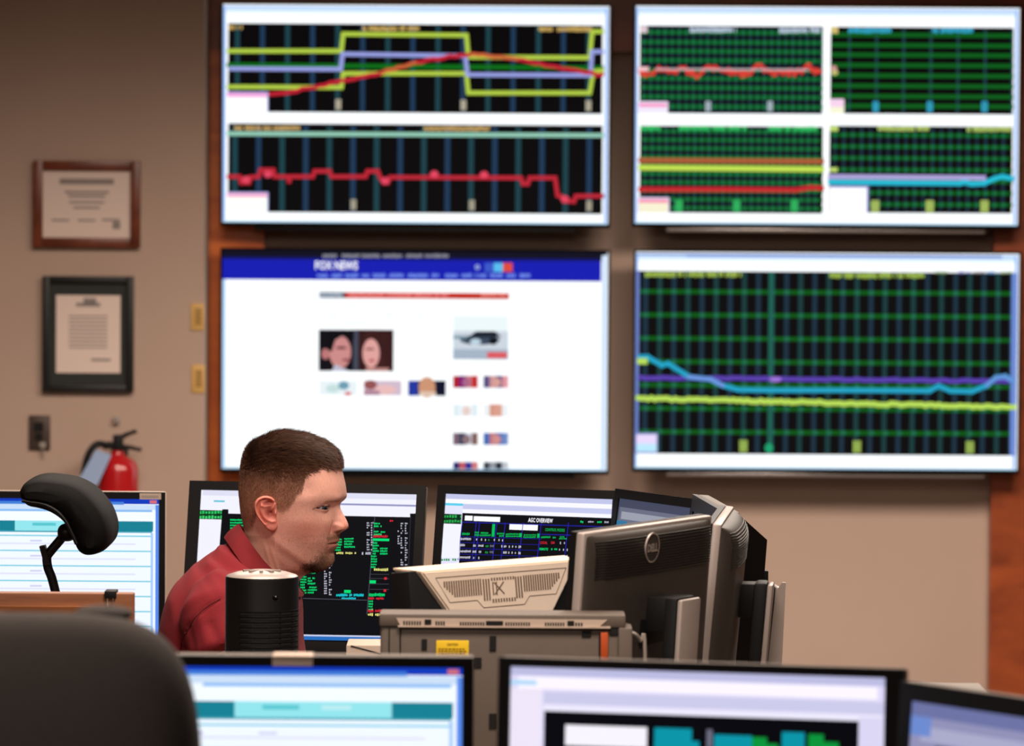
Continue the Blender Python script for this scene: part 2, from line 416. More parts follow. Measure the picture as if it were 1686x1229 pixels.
grid(P, 1368, 44, 1669, 187, [1399 + i * 44.7 for i in range(7)], [57, 74, 90, 107, 124, 141, 158, 174], [(28, 60, 66)], (14, 96, 30), (24, 96, 60), 5, 7)
CY = (60, 186, 226)
caption(P, 1397, 1469, 50, 10, CY); caption(P, 1532, 1602, 50, 10, CY); P.rect(1368, 44, 1380, 55, (214, 190, 120)); P.ell(1374, 119, 6, 5, (196, 190, 120)); P.ell(1373, 112, 5, 4, (214, 150, 150))
for x in (1442, 1531, 1621): digits(P, x, 176, CY, 10, 18)
P.rect(1366, 163, 1390, 187, (250, 214, 240)); P.rect(1366, 176, 1390, 187, (250, 250, 220))
grid(P, 1054, 207, 1355, 350, [1062 + i * 11.7 for i in range(25)], [216, 230, 244, 258, 272, 286, 300, 314, 328, 342], GV, GH, GC, 6, 6)
P.line([(1054, 264), (1354, 266)], 8, (176, 92, 56)); P.line([(1054, 276), (1354, 279)], 9, (196, 226, 84)); P.line([(1054, 312), (1200, 312), (1310, 313), (1335, 309), (1354, 310)], 8, (200, 40, 48))
GT = (56, 210, 112)
caption(P, 1054, 1088, 211, 9, GT); caption(P, 1118, 1230, 211, 9, GT); caption(P, 1262, 1354, 212, 9, GT)
for x in (1118, 1213, 1308): digits(P, x, 339, GT, 12, 20)
P.rect(1050, 325, 1102, 350, (236, 220, 250)); P.rect(1052, 328, 1100, 334, (250, 150, 180)); P.rect(1052, 334, 1100, 350, (250, 244, 214))
grid(P, 1366, 207, 1667, 350, [1375 + i * 14.6 for i in range(21)], [222, 241, 260, 279, 298, 317, 336], GV, GH, GC, 6, 6)
P.line([(1366, 291), (1620, 293)], 8, (176, 166, 220)); P.line([(1366, 300), (1580, 302), (1588, 300), (1600, 303), (1620, 302), (1638, 294), (1650, 291), (1667, 294)], 8, (40, 190, 216))
YG = (196, 222, 112)
caption(P, 1442, 1530, 212, 9, YG); caption(P, 1592, 1665, 213, 9, YG); P.rect(1366, 208, 1380, 216, YG); P.rect(1366, 276, 1379, 283, YG)
for x in (1441, 1531, 1621): digits(P, x, 340, YG, 13, 20)
P.rect(1366, 306, 1430, 350, (160, 160, 226)); P.rect(1366, 309, 1427, 350, WHT, 1.1)
P.build('screen', t)

# lower left: a news page
t, P = make_tv(366, 414, 1000, 774, 'wall screen showing a white web page with blue banner, behind the head of the man', False)
edges(P, 366, 414, 1000, 774)
P.rect(366, 411.5, 1000, 426, (16, 16, 34)); P.rect(366, 425, 990, 460, (22, 30, 178)); P.rect(366, 423, 990, 427, (18, 22, 110))
P.rect(991, 417, 1000, 774, (214, 232, 255), xref=366); P.rect(366, 460, 372, 774, (190, 222, 255))
for a, b in ((531, 556), (560, 592), (596, 625), (630, 664), (669, 697), (700, 739)): P.words(a, 418, b, 425, (150, 150, 160), rnd, dens=.95, step=3)
P.text('FOX NEWS', 519, 430, 589, 444, (255, 255, 255), 1.1, True)
P.ell(786, 440, 4, 4, (170, 190, 230)); P.ell(786, 440, 2, 2, (22, 30, 178))
P.rect(798, 433, 813, 448, (60, 90, 200)); P.rect(813, 433, 828, 448, (90, 190, 240)); P.rect(828, 433, 844, 448, (224, 76, 60))
x = 522
for wd in (18, 17, 21, 12, 21, 25, 33, 16, 21, 17, 18, 21, 16, 17):
    P.words(x, 450, x + wd, 458, (120, 150, 240), rnd, dens=.95, step=3); x += wd + 6
P.rect(526, 481, 838, 491, (196, 44, 30)); P.rect(526, 481, 568, 491, (74, 90, 110)); P.words(528, 483, 565, 489, (196, 210, 226), rnd, step=3); P.words(574, 483, 740, 489, (250, 150, 150), rnd, dens=.9, step=3); P.words(792, 483, 836, 489, (244, 150, 140), rnd, step=3)
for y, x1 in ((504, 680), (519, 715), (532, 660)): P.words(528, y - 2, x1, y + 2, (214, 236, 240), rnd, dens=.6, step=5)
# two portrait halves, blurred heads
P.rect(525, 543, 648, 611, (16, 14, 22)); P.rect(590, 543, 648, 611, (52, 26, 26))
P.rect(582, 543, 590, 611, (70, 74, 90))
P.ell(560, 580, 18, 27, (206, 140, 138)); P.ell(536, 583, 7, 9, (190, 120, 120)); P.pg([(538, 545), (583, 545), (583, 560), (566, 552), (552, 560), (546, 580), (538, 575)], (14, 12, 18)); P.ell(562, 573, 9, 2.2, (90, 50, 52)); P.ell(570, 593, 7, 2, (130, 50, 60)); P.pg([(546, 611), (552, 600), (575, 611)], (190, 190, 210))
P.ell(616, 578, 22, 34, (66, 32, 30)); P.ell(611, 582, 14, 24, (226, 164, 158)); P.pg([(606, 546), (640, 550), (646, 611), (636, 608), (628, 580), (620, 562)], (58, 28, 28)); P.ell(609, 575, 8, 1.8, (120, 70, 70)); P.ell(612, 594, 5, 2, (176, 66, 70)); P.rect(602, 606, 640, 611, (196, 140, 134))
# thumbnails
P.rect(526, 627, 588, 651, (236, 246, 250)); P.ell(548, 640, 12, 7, (200, 226, 226)); P.ell(566, 635, 9, 7, (110, 160, 180)); P.rect(568, 646, 578, 651, (214, 60, 70))
P.rect(599, 627, 661, 651, (210, 190, 206)); P.ell(610, 634, 11, 8, (150, 84, 84)); P.ell(634, 642, 18, 8, (236, 190, 190)); P.rect(599, 643, 625, 651, (176, 130, 150))
P.rect(672, 627, 734, 652, (18, 22, 60)); P.rect(672, 627, 688, 652, (34, 56, 160)); P.ell(703, 638, 14, 17, (206, 150, 116)); P.rect(690, 645, 718, 652, (226, 200, 180)); P.rect(718, 627, 734, 652, (14, 18, 44))
P.rect(746, 520, 837, 550, (238, 250, 252)); P.rect(746, 545, 837, 592, (206, 216, 226)); P.rect(746, 575, 837, 592, (166, 182, 200)); P.ell(790, 560, 33, 8, (60, 74, 92)); P.pg([(770, 556), (784, 546), (815, 546), (826, 555)], (26, 34, 48)); P.ell(783, 563, 9, 5, (190, 214, 226)); P.ell(812, 562, 7, 6, (16, 18, 26)); P.rect(746, 553, 768, 558, (120, 150, 166)); P.rect(802, 580, 835, 590, (224, 90, 96))
for (x, y, cs) in ((746, 619, ((176, 30, 44), (120, 30, 120), (206, 130, 130), (196, 40, 46))), (796, 619, ((90, 80, 130), (206, 150, 150), (50, 60, 130), (226, 150, 160))), (746, 666, ((226, 240, 246), (240, 248, 252), (250, 252, 255), (226, 240, 246))), (796, 666, ((240, 244, 246), (214, 150, 130), (226, 160, 140), (240, 244, 248))), (746, 713, ((120, 96, 110), (50, 60, 90), (214, 214, 226), (130, 96, 90))), (796, 713, ((70, 110, 180), (196, 120, 130), (60, 100, 180), (110, 140, 196))), (746, 761, ((34, 40, 110), (196, 90, 96), (30, 46, 150), (206, 120, 120))), (796, 761, ((60, 66, 76), (150, 156, 166), (40, 44, 52), (190, 196, 204)))):
    h = 20 if y < 760 else 12; xx = x
    for k, c_ in enumerate(cs): P.rect(x + k * 10.2, y, x + (k + 1) * 10.2, y + h, c_)
    if y < 760: P.ell(x + 22, y + 11, 7, 8, mix(cs[1], (226, 170, 150), .5))
P.build('screen', t)

# lower right
t, P = make_tv(1046, 417, 1676, 773, 'wall screen with one wide multi-line chart, lower right of the four', True)
edges(P, 1046, 417, 1676, 773); P.rect(1046, 417, 1650, 420, (96, 130, 200)); P.rect(1130, 420, 1650, 423, (130, 160, 226))
grid(P, 1052, 446, 1668, 747, [1063.5 + i * 23.2 for i in range(27)], [480 + i * 38.5 for i in range(7)], [(28, 50, 66), (26, 60, 62)], (10, 88, 22), (30, 112, 76), 8, 7)
P.rect(1266, 446, 1274, 747, (30, 96, 84), xref=1052); P.rect(1666, 446, 1676, 747, (110, 140, 214), xref=1052); P.rect(1046, 446, 1053, 747, (110, 130, 196))
w1 = lambda a, b, y0, y1, n, j: [(a + (b - a) * i / n, y0 + (y1 - y0) * i / n + rnd.uniform(-j, j)) for i in range(n + 1)]
P.line(w1(1053, 1668, 622, 628, 60, 1.0), 7.5, (92, 66, 176)); P.ell(1277, 625, 10, 4.5, (160, 116, 220))
cy = [(1053, 588), (1066, 588), (1090, 602), (1100, 599), (1135, 621), (1170, 625), (1190, 635), (1215, 642), (1270, 643), (1300, 643), (1400, 643), (1530, 644), (1545, 636), (1565, 644), (1600, 645), (1625, 635), (1640, 622), (1655, 620), (1668, 628)]
P.line(cy, 8, (36, 164, 200)); P.line(cy[4:7], 7, (110, 150, 226)); P.line(cy[-4:], 7, (100, 150, 220))
P.line(w1(1050, 1670, 656, 671, 110, 1.3), 8.5, (186, 222, 92))
P.rect(1049, 590, 1066, 600, (186, 222, 92)); caption(P, 1062, 1221, 452, 10, (176, 206, 84)); caption(P, 1366, 1523, 454, 10, (176, 206, 84))
for a, c_ in ((1540, (120, 160, 90)), (1578, (90, 90, 180)), (1602, (120, 110, 120)), (1625, (50, 130, 196)), (1648, (130, 160, 100))): caption(P, a, a + 20, 449, 5, c_)
for x, y in ((1224, 735), (1411, 736), (1597, 737)): digits(P, x, y, (176, 208, 96), 13, 20)
P.ell(1266, 738, 7, 8, (30, 160, 110))
P.rect(1046, 713, 1083, 747, (140, 150, 210)); P.rect(1048, 716, 1081, 731, (236, 220, 255)); P.rect(1048, 731, 1081, 744, (190, 236, 255))
P.build('screen', t)

# ------------------------------------------------------------------ things on the left wall
def wallbox(px0, py0, px1, py1, Y):
    a = atY(px0, (py0 + py1) / 2, Y); b = atY(px1, (py0 + py1) / 2, Y); c = atY((px0 + px1) / 2, py0, Y); d = atY((px0 + px1) / 2, py1, Y)
    return (a.x + b.x) / 2, (c.z + d.z) / 2, b.x - a.x, c.z - d.z
def frame_thing(px, label, fm, fw, inner, lines):
    cx, cz, wd, ht = wallbox(*px, YL - 0.02)
    t = thing('picture_frame', label, 'framed document', (cx, YL - 0.001, cz), 0, 'framed documents on the left wall')
    bm = bmesh.new()
    for a in ((-wd / 2, -wd / 2 + fw, -ht / 2, ht / 2), (wd / 2 - fw, wd / 2, -ht / 2, ht / 2), (-wd / 2 + fw, wd / 2 - fw, ht / 2 - fw, ht / 2), (-wd / 2 + fw, wd / 2 - fw, -ht / 2, -ht / 2 + fw)):
        bx(bm, a[0], a[1], -0.024, 0.0, a[2], a[3], bev=0.003)
    obj('frame', bm, fm, t)
    obj('mat_board', box(-wd / 2 + fw, wd / 2 - fw, -0.012, -0.002, -ht / 2 + fw, ht / 2 - fw), M_matgreen if inner else M_paper2, t)
    iw, ih = (wd / 2 - fw - inner[0], ht / 2 - fw - inner[1]) if inner else (wd / 2 - fw, ht / 2 - fw)
    pp = obj('document', box(-iw, iw, -0.0135, -0.011, -ih, ih), M_paper2, t)
    bm = bmesh.new()
    for (u, v, l, h) in lines: bx(bm, u * iw - l * iw, u * iw + l * iw, -0.0145, -0.0134, v * ih - h, v * ih + h)
    obj('print', bm, M_inkgrey, pp)
    return t
frame_thing((54, 265, 231, 408), 'brown wooden frame holding a certificate, above the black framed document', M_frame_wood, 0.031, None,
            [(0, .68, .62, .009), (0, .36, .5, .0035), (0, .24, .42, .0035), (0, .06, .4, .003), (0, -.1, .3, .003), (-.6, -.48, .2, .003), (0, -.48, .2, .003), (.55, -.46, .2, .003), (.68, -.62, .09, .012)])
frame_thing((70, 455, 220, 646), 'black framed document with dark mat, below the wooden framed certificate', M_darkframe, 0.022, (0.020, 0.038),
            [(.05, .86, .2, .009), (0, .76, .38, .006)] + [(0, .46 - k * .1, .6, .0022) for k in range(9)] + [(.4, -.66, .3, .004)])
# two yellow notes by the wall corner
for (b, l) in (((315, 500, 339, 544), 'upper of the two small yellow labels stuck by the wall corner'), ((316, 601, 340, 647), 'lower of the two small yellow labels stuck by the wall corner')):
    cx, cz, wd, ht = wallbox(*b, YL)
    t = thing('sticky_label', l, 'label', (cx - 0.001, YL - 0.0005, cz), 0, 'yellow labels by the wall corner')
    obj('card', box(-wd / 2, wd / 2 - 0.004, -0.004, 0, -ht / 2, ht / 2, bev=0.001), M_brass, t)
    bm = bmesh.new()
    for k in range(7): bx(bm, -wd * .22, wd * .22, -0.0046, -0.0039, ht * (.28 - k * .09) - .002, ht * (.28 - k * .09) + .002)
    obj('print', bm, M_ink, t)
# bronze wall plate (phone jack)
cx, cz, wd, ht = wallbox(48, 684, 83, 741, YL)
t = thing('wall_plate', 'dark bronze wall plate on the wall left of the fire extinguisher', 'wall plate', (cx, YL - 0.0005, cz))
obj('cover', box(-wd / 2, wd / 2, -0.008, 0, -ht / 2, ht / 2, bev=0.002), M_plate, t)
bm = bmesh.new(); bx(bm, -.018, .012, -.011, -.007, .004, .032); bx(bm, -.014, .010, -.011, -.007, -.024, -.002); obj('socket', bm, M_slot, t)
bm = bmesh.new(); bx(bm, .0, .02, -.02, -.007, -.048, -.03, bev=.002); tube(bm, [(.01, -.014, -.045), (.014, -.012, -.075)], .003); obj('plug', bm, M_cable, t)

# fire extinguisher
ex = at(193, 800, 15.0); sc = 15.0 / FPX
Yx = YL - 0.115; e0 = atY(193, 812, Yx)
t = thing('fire_extinguisher', 'red fire extinguisher with black hose and pale blue tag hung on the wall', 'fire extinguisher', (e0.x, Yx, 0))
def ez(py): return atY(193, py, Yx).z
def exx(px): return atY(px, 760, Yx).x - e0.x
R = 0.066
bm = bmesh.new(); lathe(bm, [(0, ez(1010)), (R * .9, ez(1010)), (R, ez(1003)), (R, ez(775)), (R * .93, ez(764)), (R * .7, ez(756)), (R * .4, ez(751)), (R * .3, ez(746)), (R * .3, ez(742)), (0, ez(742))], 36)
obj('cylinder', bm, M_red, t)
bm = bmesh.new(); bx(bm, exx(186), exx(203), -.016, .016, ez(744), ez(716), bev=.004); tube(bm, [(exx(190), 0, ez(737)), (exx(180), 0, ez(733)), (exx(172), -.01, ez(735))], .012, 12)
obj('valve', bm, M_blackm, t)
bm = bmesh.new(); tube(bm, [(exx(196), 0, ez(722)), (exx(210), 0, ez(715)), (exx(225), 0, ez(710))], [.009, .007, .006], 10)
obj('handle', bm, M_blackm, t)
bm = bmesh.new(); tube(bm, [(exx(198), 0, ez(736)), (exx(214), 0, ez(737)), (exx(233), 0, ez(741))], [.009, .007, .006], 10)
obj('lever', bm, M_blackm, t)
bm = bmesh.new(); tube(bm, spline([(exx(176), -.02, ez(733)), (exx(162), -.035, ez(731)), (exx(150), -.045, ez(743)), (exx(143), -.05, ez(765)), (exx(139), -.05, ez(800)), (exx(139), -.05, ez(860))], 6), .011, 10)
bx(bm, exx(135), exx(144), -.062, -.038, ez(900), ez(858), bev=.003)
obj('hose', bm, M_blackm, t)
bm = bmesh.new(); prism(bm, [(exx(162), ez(738)), (exx(187), ez(747)), (exx(164), ez(797)), (exx(132), ez(790))], -.082, -.079); obj('inspection_tag', bm, M_tag, t)
bm = bmesh.new(); bx(bm, -.02, .02, R - .002, .114, ez(830), ez(812)); bx(bm, -.025, .025, .105, .114, ez(850), ez(742)); bx(bm, -.02, .02, R * .3, .108, ez(748), ez(743)); obj('wall_bracket', bm, M_blackm, t)
cx, cz, wd, ht = wallbox(187, 686, 198, 698, YL)
b = obj('wall_hook', box(cx - .009, cx + .009, YL - .018, YL, cz - .011, cz + .011, bev=.003), M_cable); tag(b, 'small grey wall hook above the fire extinguisher', 'hook')
# ------------------------------------------------------------------ desks and partition
DZ = 0.75
def desk(name, label, loc, rects, z, col, th=0.03, group=None):
    """rects: top outlines (x0,x1,y0,y1), first = main"""
    t = thing(name, label, 'desk', loc, 0, group)
    x_, y_ = loc[0], loc[1]
    bm = bmesh.new()
    for a in rects: bx(bm, a[0] - x_, a[1] - x_, a[2] - y_, a[3] - y_, z - th, z, bev=0.004)
    obj('worktop', bm, col, t)
    for a in rects:
        for sx in (a[0] + .04, a[1] - .08):
            obj('side_panel', box(sx - x_, sx + .03 - x_, a[2] + .03 - y_, a[3] - .03 - y_, 0, z - th + .001), M_laminate, t)
    return t
desk('console_desk', 'grey console desk around the seated man carrying his bank of monitors', (0.2, 8.0, 0), [(-0.62, 1.0, 7.35, 8.6), (0.16, 1.0, 8.6, 9.42), (-1.75, 1.0, 9.42, 10.3)], DZ, M_laminate)
desk('console_desk', 'grey console desk in the foreground carrying three monitors', (0.3, 6.3, 0), [(-1.2, 1.45, 5.98, 6.75), (0.42, 1.45, 5.2, 5.98)], DZ - 0.02, M_laminate)
dY = 8.22
xr = atY(220, 990, dY).x; zt_ = atY(100, 977, dY).z
t = thing('wooden_partition', 'low wooden partition with black clip, left of the man in red', 'partition', (xr - 0.55, dY, 0))
obj('panel', box(-0.85, 0.55, 0, 0.03, 0, zt_, bev=0.003), M_oak, t)
obj('back_panel', box(-0.85, 0.5, -0.012, 0.0, 0, zt_ - 0.022), M_oak, t)
px_ = atY(182, 980, dY).x - (xr - .55)
bm = bmesh.new(); bx(bm, px_ - .010, px_ + .010, -.006, .036, zt_ - .008, zt_ + .004, bev=.001); c_ = obj('clip', bm, M_blackm, t)
bm = bmesh.new(); tube(bm, [(px_ - .005, -.006, zt_ - .008), (px_ - .004, -.008, zt_ - .022), (px_ + .004, -.008, zt_ - .022), (px_ + .005, -.006, zt_ - .008)], .0012, 6); obj('wire_lever', bm, M_chrome, c_)

# ------------------------------------------------------------------ monitors
def monitor(name, label, px, py, d, sx, a, tilt, w_, h_, bez, deskz, rim, back, depth=0.045, style='plain', group=None, stand='plain', htop=None, so=0.0, lean=0.0):
    """(px,py,d): where the named top corner (sx=-1 left / +1 right, as its user sees it) of the front face stands"""
    A = math.radians(a); T = math.radians(tilt)
    Wc = at(px, py, d)
    Rh = Matrix.Rotation(-T, 4, 'X')
    off = Rh @ Vector((sx * w_ / 2, 0, h_))
    offw = Matrix.Rotation(-A, 4, 'Z') @ off
    root = Wc - offw
    zb = root.z - deskz
    t = thing(name, label, 'monitor', (root.x, root.y, deskz), -A, group)
    M = Matrix.Translation((0, 0, zb)) @ Rh
    bl, br, bt, bb = bez
    # front bezel: four bars
    bm = bmesh.new()
    for q in ((-w_ / 2, -w_ / 2 + bl, 0, h_), (w_ / 2 - br, w_ / 2, 0, h_), (-w_ / 2 + bl, w_ / 2 - br, h_ - bt, h_), (-w_ / 2 + bl, w_ / 2 - br, 0, bb)):
        bx(bm, q[0], q[1], -0.004, 0.006, q[2], q[3], M)
    bz = obj('bezel', bm, M_black, t)
    # rim: hollow box behind the bezel
    rd = 0.022 if style != 'deep' else 0.03
    obj('rim', box(-w_ / 2, w_ / 2, 0.006, rd, 0, h_, bev=0.004, mx=M), rim, t)
    # back shell, tapering
    bm = bmesh.new()
    if style == 'dell':
        # gently bulged charcoal shell with horizontal louvres in the upper band
        nx, nz = 40, 60; m_ = 0.005
        bulge = lambda a_, b_: depth * (min(1, min(a_, 1 - a_) / .12) * (2 - min(1, min(a_, 1 - a_) / .12))) ** .5 * (min(1, min(b_, 1 - b_) / .12) * (2 - min(1, min(b_, 1 - b_) / .12))) ** .5 * (1 - .25 * (2 * a_ - 1) ** 2)
        x0, x1, z0, z1 = -w_ / 2 + m_, w_ / 2 - m_, m_, h_ - m_
        g = []
        for i in range(nz + 1):
            row = []
            fz = (1 - math.cos(math.pi * i / nz)) / 2
            for j in range(nx + 1):
                fx = (1 - math.cos(math.pi * j / nx)) / 2; bul = bulge(fx, fz)
                row.append(bm.verts.new(M @ Vector((x0 + (x1 - x0) * fx, rd - 0.002 + bul * .75, z0 + (z1 - z0) * fz))))
            g.append(row)
        for i in range(nz):
            for j in range(nx): bm.faces.new((g[i][j], g[i][j + 1], g[i + 1][j + 1], g[i + 1][j]))
        sh = obj('back_shell', bm, back, t)
        bm = bmesh.new()
        for k in range(14):
            fz = 0.965 - k * 0.0135; z = z0 + (z1 - z0) * fz; pts = []
            for j in range(13):
                fx = .04 + .92 * j / 12; bul = bulge(fx, fz)
                pts.append(M @ Vector((x0 + (x1 - x0) * fx, rd - 0.002 + bul * .75 + .0006, z)))
            tube(bm, pts, 0.0013, 6)
        obj('vent_ribs', bm, M_rib, sh)
    else:
        ins = 0.05; y1 = rd + depth
        v = [(-w_ / 2 + .004, rd - .002, .004), (w_ / 2 - .004, rd - .002, .004), (w_ / 2 - .004, rd - .002, h_ - .004), (-w_ / 2 + .004, rd - .002, h_ - .004),
             (-w_ / 2 + ins, y1, ins), (w_ / 2 - ins, y1, ins), (w_ / 2 - ins, y1, h_ - ins), (-w_ / 2 + ins, y1, h_ - ins)]
        vs = [bm.verts.new(M @ Vector(p)) for p in v]
        for f in ((0, 1, 2, 3), (7, 6, 5, 4), (0, 4, 5, 1), (1, 5, 6, 2), (2, 6, 7, 3), (3, 7, 4, 0)): bm.faces.new([vs[i] for i in f])
        sh = obj('back_shell', bm, back, t)
        bm = bmesh.new()
        for k in range(16): bx(bm, -w_ / 2 + ins + .02, w_ / 2 - ins - .02, y1 - .001, y1 + .0015, h_ - ins - .012 - k * .008, h_ - ins - .009 - k * .008, M)
        obj('vent_ribs', bm, M_blackm, sh)
    yb = rd + depth * (0.7 if style == 'dell' else 1.0)
    zc = zb + h_ * (.42 if stand == 'plain' else .56)
    bm = bmesh.new(); bx(bm, -.05, .05, yb - .012, yb + .012, zc - .05, zc + .05, bev=.003); bx(bm, -.03, .03, yb + .008, yb + .03 + so, zc - .028, zc + .03, bev=.002); obj('mount_bracket', bm, M_blackm, t)
    # stand
    if stand == 'plain':
        obj('stand_column', box(-.035, .035, yb + .018, yb + .05, 0.01, zc + .06, bev=.006), M_black, t)
    else:
        top = htop - deskz; SHR = Matrix(((1, 0, 0, 0), (0, 1, lean, so - lean * top), (0, 0, 1, 0), (0, 0, 0, 1)))
        bm = bmesh.new(); bx(bm, -.034, .034, yb + .02, yb + .043, 0.01, top, bev=.005); bm.transform(SHR); sc_ = obj('stand_column', bm, M_blackm, t)
        bm = bmesh.new(); bx(bm, -.034, .034, yb + .043, yb + .053, 0.01, top - .003, bev=.004); bm.transform(SHR)
        o_ = obj('column_cover', bm, M_silver, sc_)
        if stand == 'split':
            bm = bmesh.new()
            prism(bm, [(yb + .05, 0.01), (yb + .056, top - .02), (yb + .066, top - .004), (yb + .072, top - .004), (yb + .088, 0.01), (yb + .074, .01), (yb + .064, top * .62), (yb + .062, .01)], -.034, -.026)
            bm.transform(Matrix(((0, 1, 0, 0), (1, 0, 0, 0), (0, 0, 1, 0), (0, 0, 0, 1)))); bm.transform(SHR)
            obj('side_strut', bm, M_silver, sc_)
    bm = bmesh.new(); bx(bm, -.08, .08, yb - .05, yb + .08, 0, .014, bev=.005); obj('stand_base', bm, M_black, t)
    # screen
    def conv(qx, qy):
        Mw = Matrix.Translation(t.location) @ Matrix.Rotation(-A, 4, 'Z') @ M
        inv = Mw.inverted(); o = inv @ CAM; r = inv.to_3x3() @ ray(qx, qy)
        k = (-0.0005 - o.y) / r.y; p = o + r * k; return (p.x, p.z)
    P = Paint(conv); P.rawn = (-w_ / 2 + bl, bb, w_ / 2 - br, h_ - bt)
    def bg(col, g=1.0):
        x0, z0, x1, z1 = P.rawn; P.poly([(x0, z0), (x1, z0), (x1, z1), (x0, z1)], col, g)
    P.bg = bg; P.M = M
    def frac(fx0, fy0, fx1, fy1, col, g=1.0):
        """rectangle in fractions of the lit glass, y down"""
        x0, z0, x1, z1 = P.rawn; W_ = x1 - x0; H_ = z1 - z0
        P.poly([(x0 + fx0 * W_, z1 - fy1 * H_), (x0 + fx1 * W_, z1 - fy1 * H_), (x0 + fx1 * W_, z1 - fy0 * H_), (x0 + fx0 * W_, z1 - fy0 * H_)], col, g)
    P.fr = frac
    return t, P, M, bz
GRN = (0, 226, 118); GRN2 = (20, 150, 70); YEL = (236, 232, 130); CYN = (20, 214, 226); REDT = (226, 40, 56); WTX = (196, 196, 214); NB = (10, 11, 16)
STD = (.018, .018, .019, .024)

# B : behind the man
t, P, M, bz = monitor('monitor', 'monitor with green and red columns of text, directly behind the face of the man', 313, 792, 9.66, -1, 12, 12, 0.481, 0.34, (.0245, .017, .018, .026), DZ, M_grey, M_black, group='monitors with their screens towards the camera')
P.bg((238, 238, 250), 1.06)
P.rect(334, 805, 690, 816, (226, 226, 246)); P.rect(560, 829, 688, 832, (150, 150, 196)); P.rect(352, 824, 370, 827, (110, 200, 222))
P.rect(327, 840, 366, 855, (10, 50, 26)); P.words(328, 841, 365, 847, (40, 196, 96), rnd, dens=.95, step=5); P.words(328, 849, 365, 855, (60, 210, 110), rnd, dens=.9, step=5)
P.pg([(366, 839), (376, 839), (376, 846), (675, 852), (675, 846), (690, 846), (683, 1062), (349, 1056)], NB)
P.line([(676, 848), (668, 1040)], 1.5, (40, 42, 52)); P.line([(617, 852), (604, 1012)], 1.2, (70, 74, 88))
def col(x0, x1, y0, y1, c_, step=4.4, dens=.95, lh=.72):
    y = y0
    while y < y1:
        if rnd.random() < dens:
            e = x1 - (rnd.random() ** 2) * (x1 - x0) * .5
            P.words(x0, y, e, y + step * lh, c_, rnd, dens=.97, step=2.6)
        y += step
col(379, 403, 855, 884, GRN)
for (a, b, c, d_) in ((556, 574, 858, 868), (548, 560, 868, 876), (551, 563, 887, 905), (567, 585, 886, 900)): col(a, b, c, d_, GRN)
P.words(554, 909, 589, 913, YEL, rnd, dens=.85, step=3); P.words(596, 909, 611, 914, WTX, rnd, step=3)
col(604, 609, 860, 908, WTX, 4, .9); col(611, 615, 860, 908, WTX, 4, .9)
P.words(639, 856, 651, 860, REDT, rnd, step=3)
col(616, 629, 861, 880, GRN); col(627, 636, 875, 879, GRN); P.words(615, 881, 639, 886, REDT, rnd, dens=.97); P.rect(614, 887, 641, 891, GRN); col(614, 624, 893, 913, GRN); col(626, 638, 902, 912, GRN); col(611, 621, 915, 934, GRN)
P.words(610, 936, 640, 941, YEL, rnd, dens=.85, step=3)
for y in (946, 953, 962, 971): P.line([(610, y), (640, y + .4)], 1.2, (56, 58, 68))
P.rect(609, 956, 619, 961, GRN); P.rect(633, 951, 637, 955, REDT); P.rect(632, 971, 636, 975, REDT)
P.words(608, 977, 634, 983, GRN, rnd, dens=.9); P.words(607, 984, 632, 988, REDT, rnd, dens=.97); col(607, 616, 989, 1003, GRN); P.words(606, 1004, 632, 1009, REDT, rnd, dens=.95); P.words(606, 1010, 632, 1015, YEL, rnd, dens=.85, step=3)
col(660, 664, 861, 932, WTX, 4, .9); col(667, 671, 861, 932, WTX, 4, .95); col(655, 659, 874, 895, WTX, 4, .5)
col(495, 505, 940, 979, GRN); col(507, 520, 938, 960, GRN); col(507, 522, 966, 976, GRN); col(534, 539, 932, 980, WTX, 4, .9); col(542, 547, 930, 982, WTX, 4, .95)
P.rect(567, 972, 578, 977, GRN); P.words(554, 978, 599, 983, CYN, rnd, dens=.9); P.words(563, 984, 586, 988, CYN, rnd, dens=.95)
P.line([(500, 986), (604, 989)], 1.6, (62, 64, 74))
P.line([(380, 1045), (640, 1049.5)], 3.2, (206, 210, 236)); P.line([(380, 1049), (640, 1053.5)], 6, (40, 110, 190))
P.build('screen', t, M)

# C : overview screen
t, P, M, bz = monitor('monitor', 'monitor with dark overview table in blue lines, above the beige terminal', 722, 799, 9.6, -1, 21, 10, 0.387, 0.338, (.0175, .019, .017, .025), DZ, M_grey, M_black, group='monitors with their screens towards the camera')
P.bg((226, 226, 250), 1.05)
def cx(X): return 700 + X / 6.485
def cy_(Y): return 800 + Y / 6.485
def R(X0, Y0, X1, Y1, c_, g=1.0): P.rect2(cx(X0), cy_(Y0), cx(X1), cy_(Y1), c_, g)
R(225, 85, 2200, 140, (196, 200, 236)); R(220, 140, 2200, 190, (246, 246, 255), 1.05); R(405, 195, 2200, 250, (200, 204, 240)); R(215, 185, 405, 210, (90, 210, 240)); R(400, 250, 2200, 292, (244, 244, 255), 1.05)
R(196, 300, 390, 405, (10, 46, 24)); P.words(cx(200), cy_(310), cx(388), cy_(345), (40, 170, 80), rnd, step=4.5); P.words(cx(196), cy_(362), cx(386), cy_(398), (40, 170, 80), rnd, step=4.5, dens=.85)
x0, z0, x1, z1 = P.rawn
ua, va = P.c(cx(398), cy_(292)); P.poly([(ua, z0), (x1, z0), (x1, va), (ua, va)], NB)
R(425, 320, 508, 372, (250, 250, 255), 1.05); R(520, 326, 802, 378, (250, 250, 255), 1.05); R(902, 408, 1204, 470, (250, 250, 255), 1.05)
P.text('AGC OVERVIEW', cx(1098), cy_(344), cx(1362), cy_(390), (250, 250, 255), 1.1, True)
NV = (34, 34, 170)
def cl(X0, Y0, X1, Y1, wd=1.2): P.line([(cx(X0), cy_(Y0)), (cx(X1), cy_(Y1))], wd, NV)
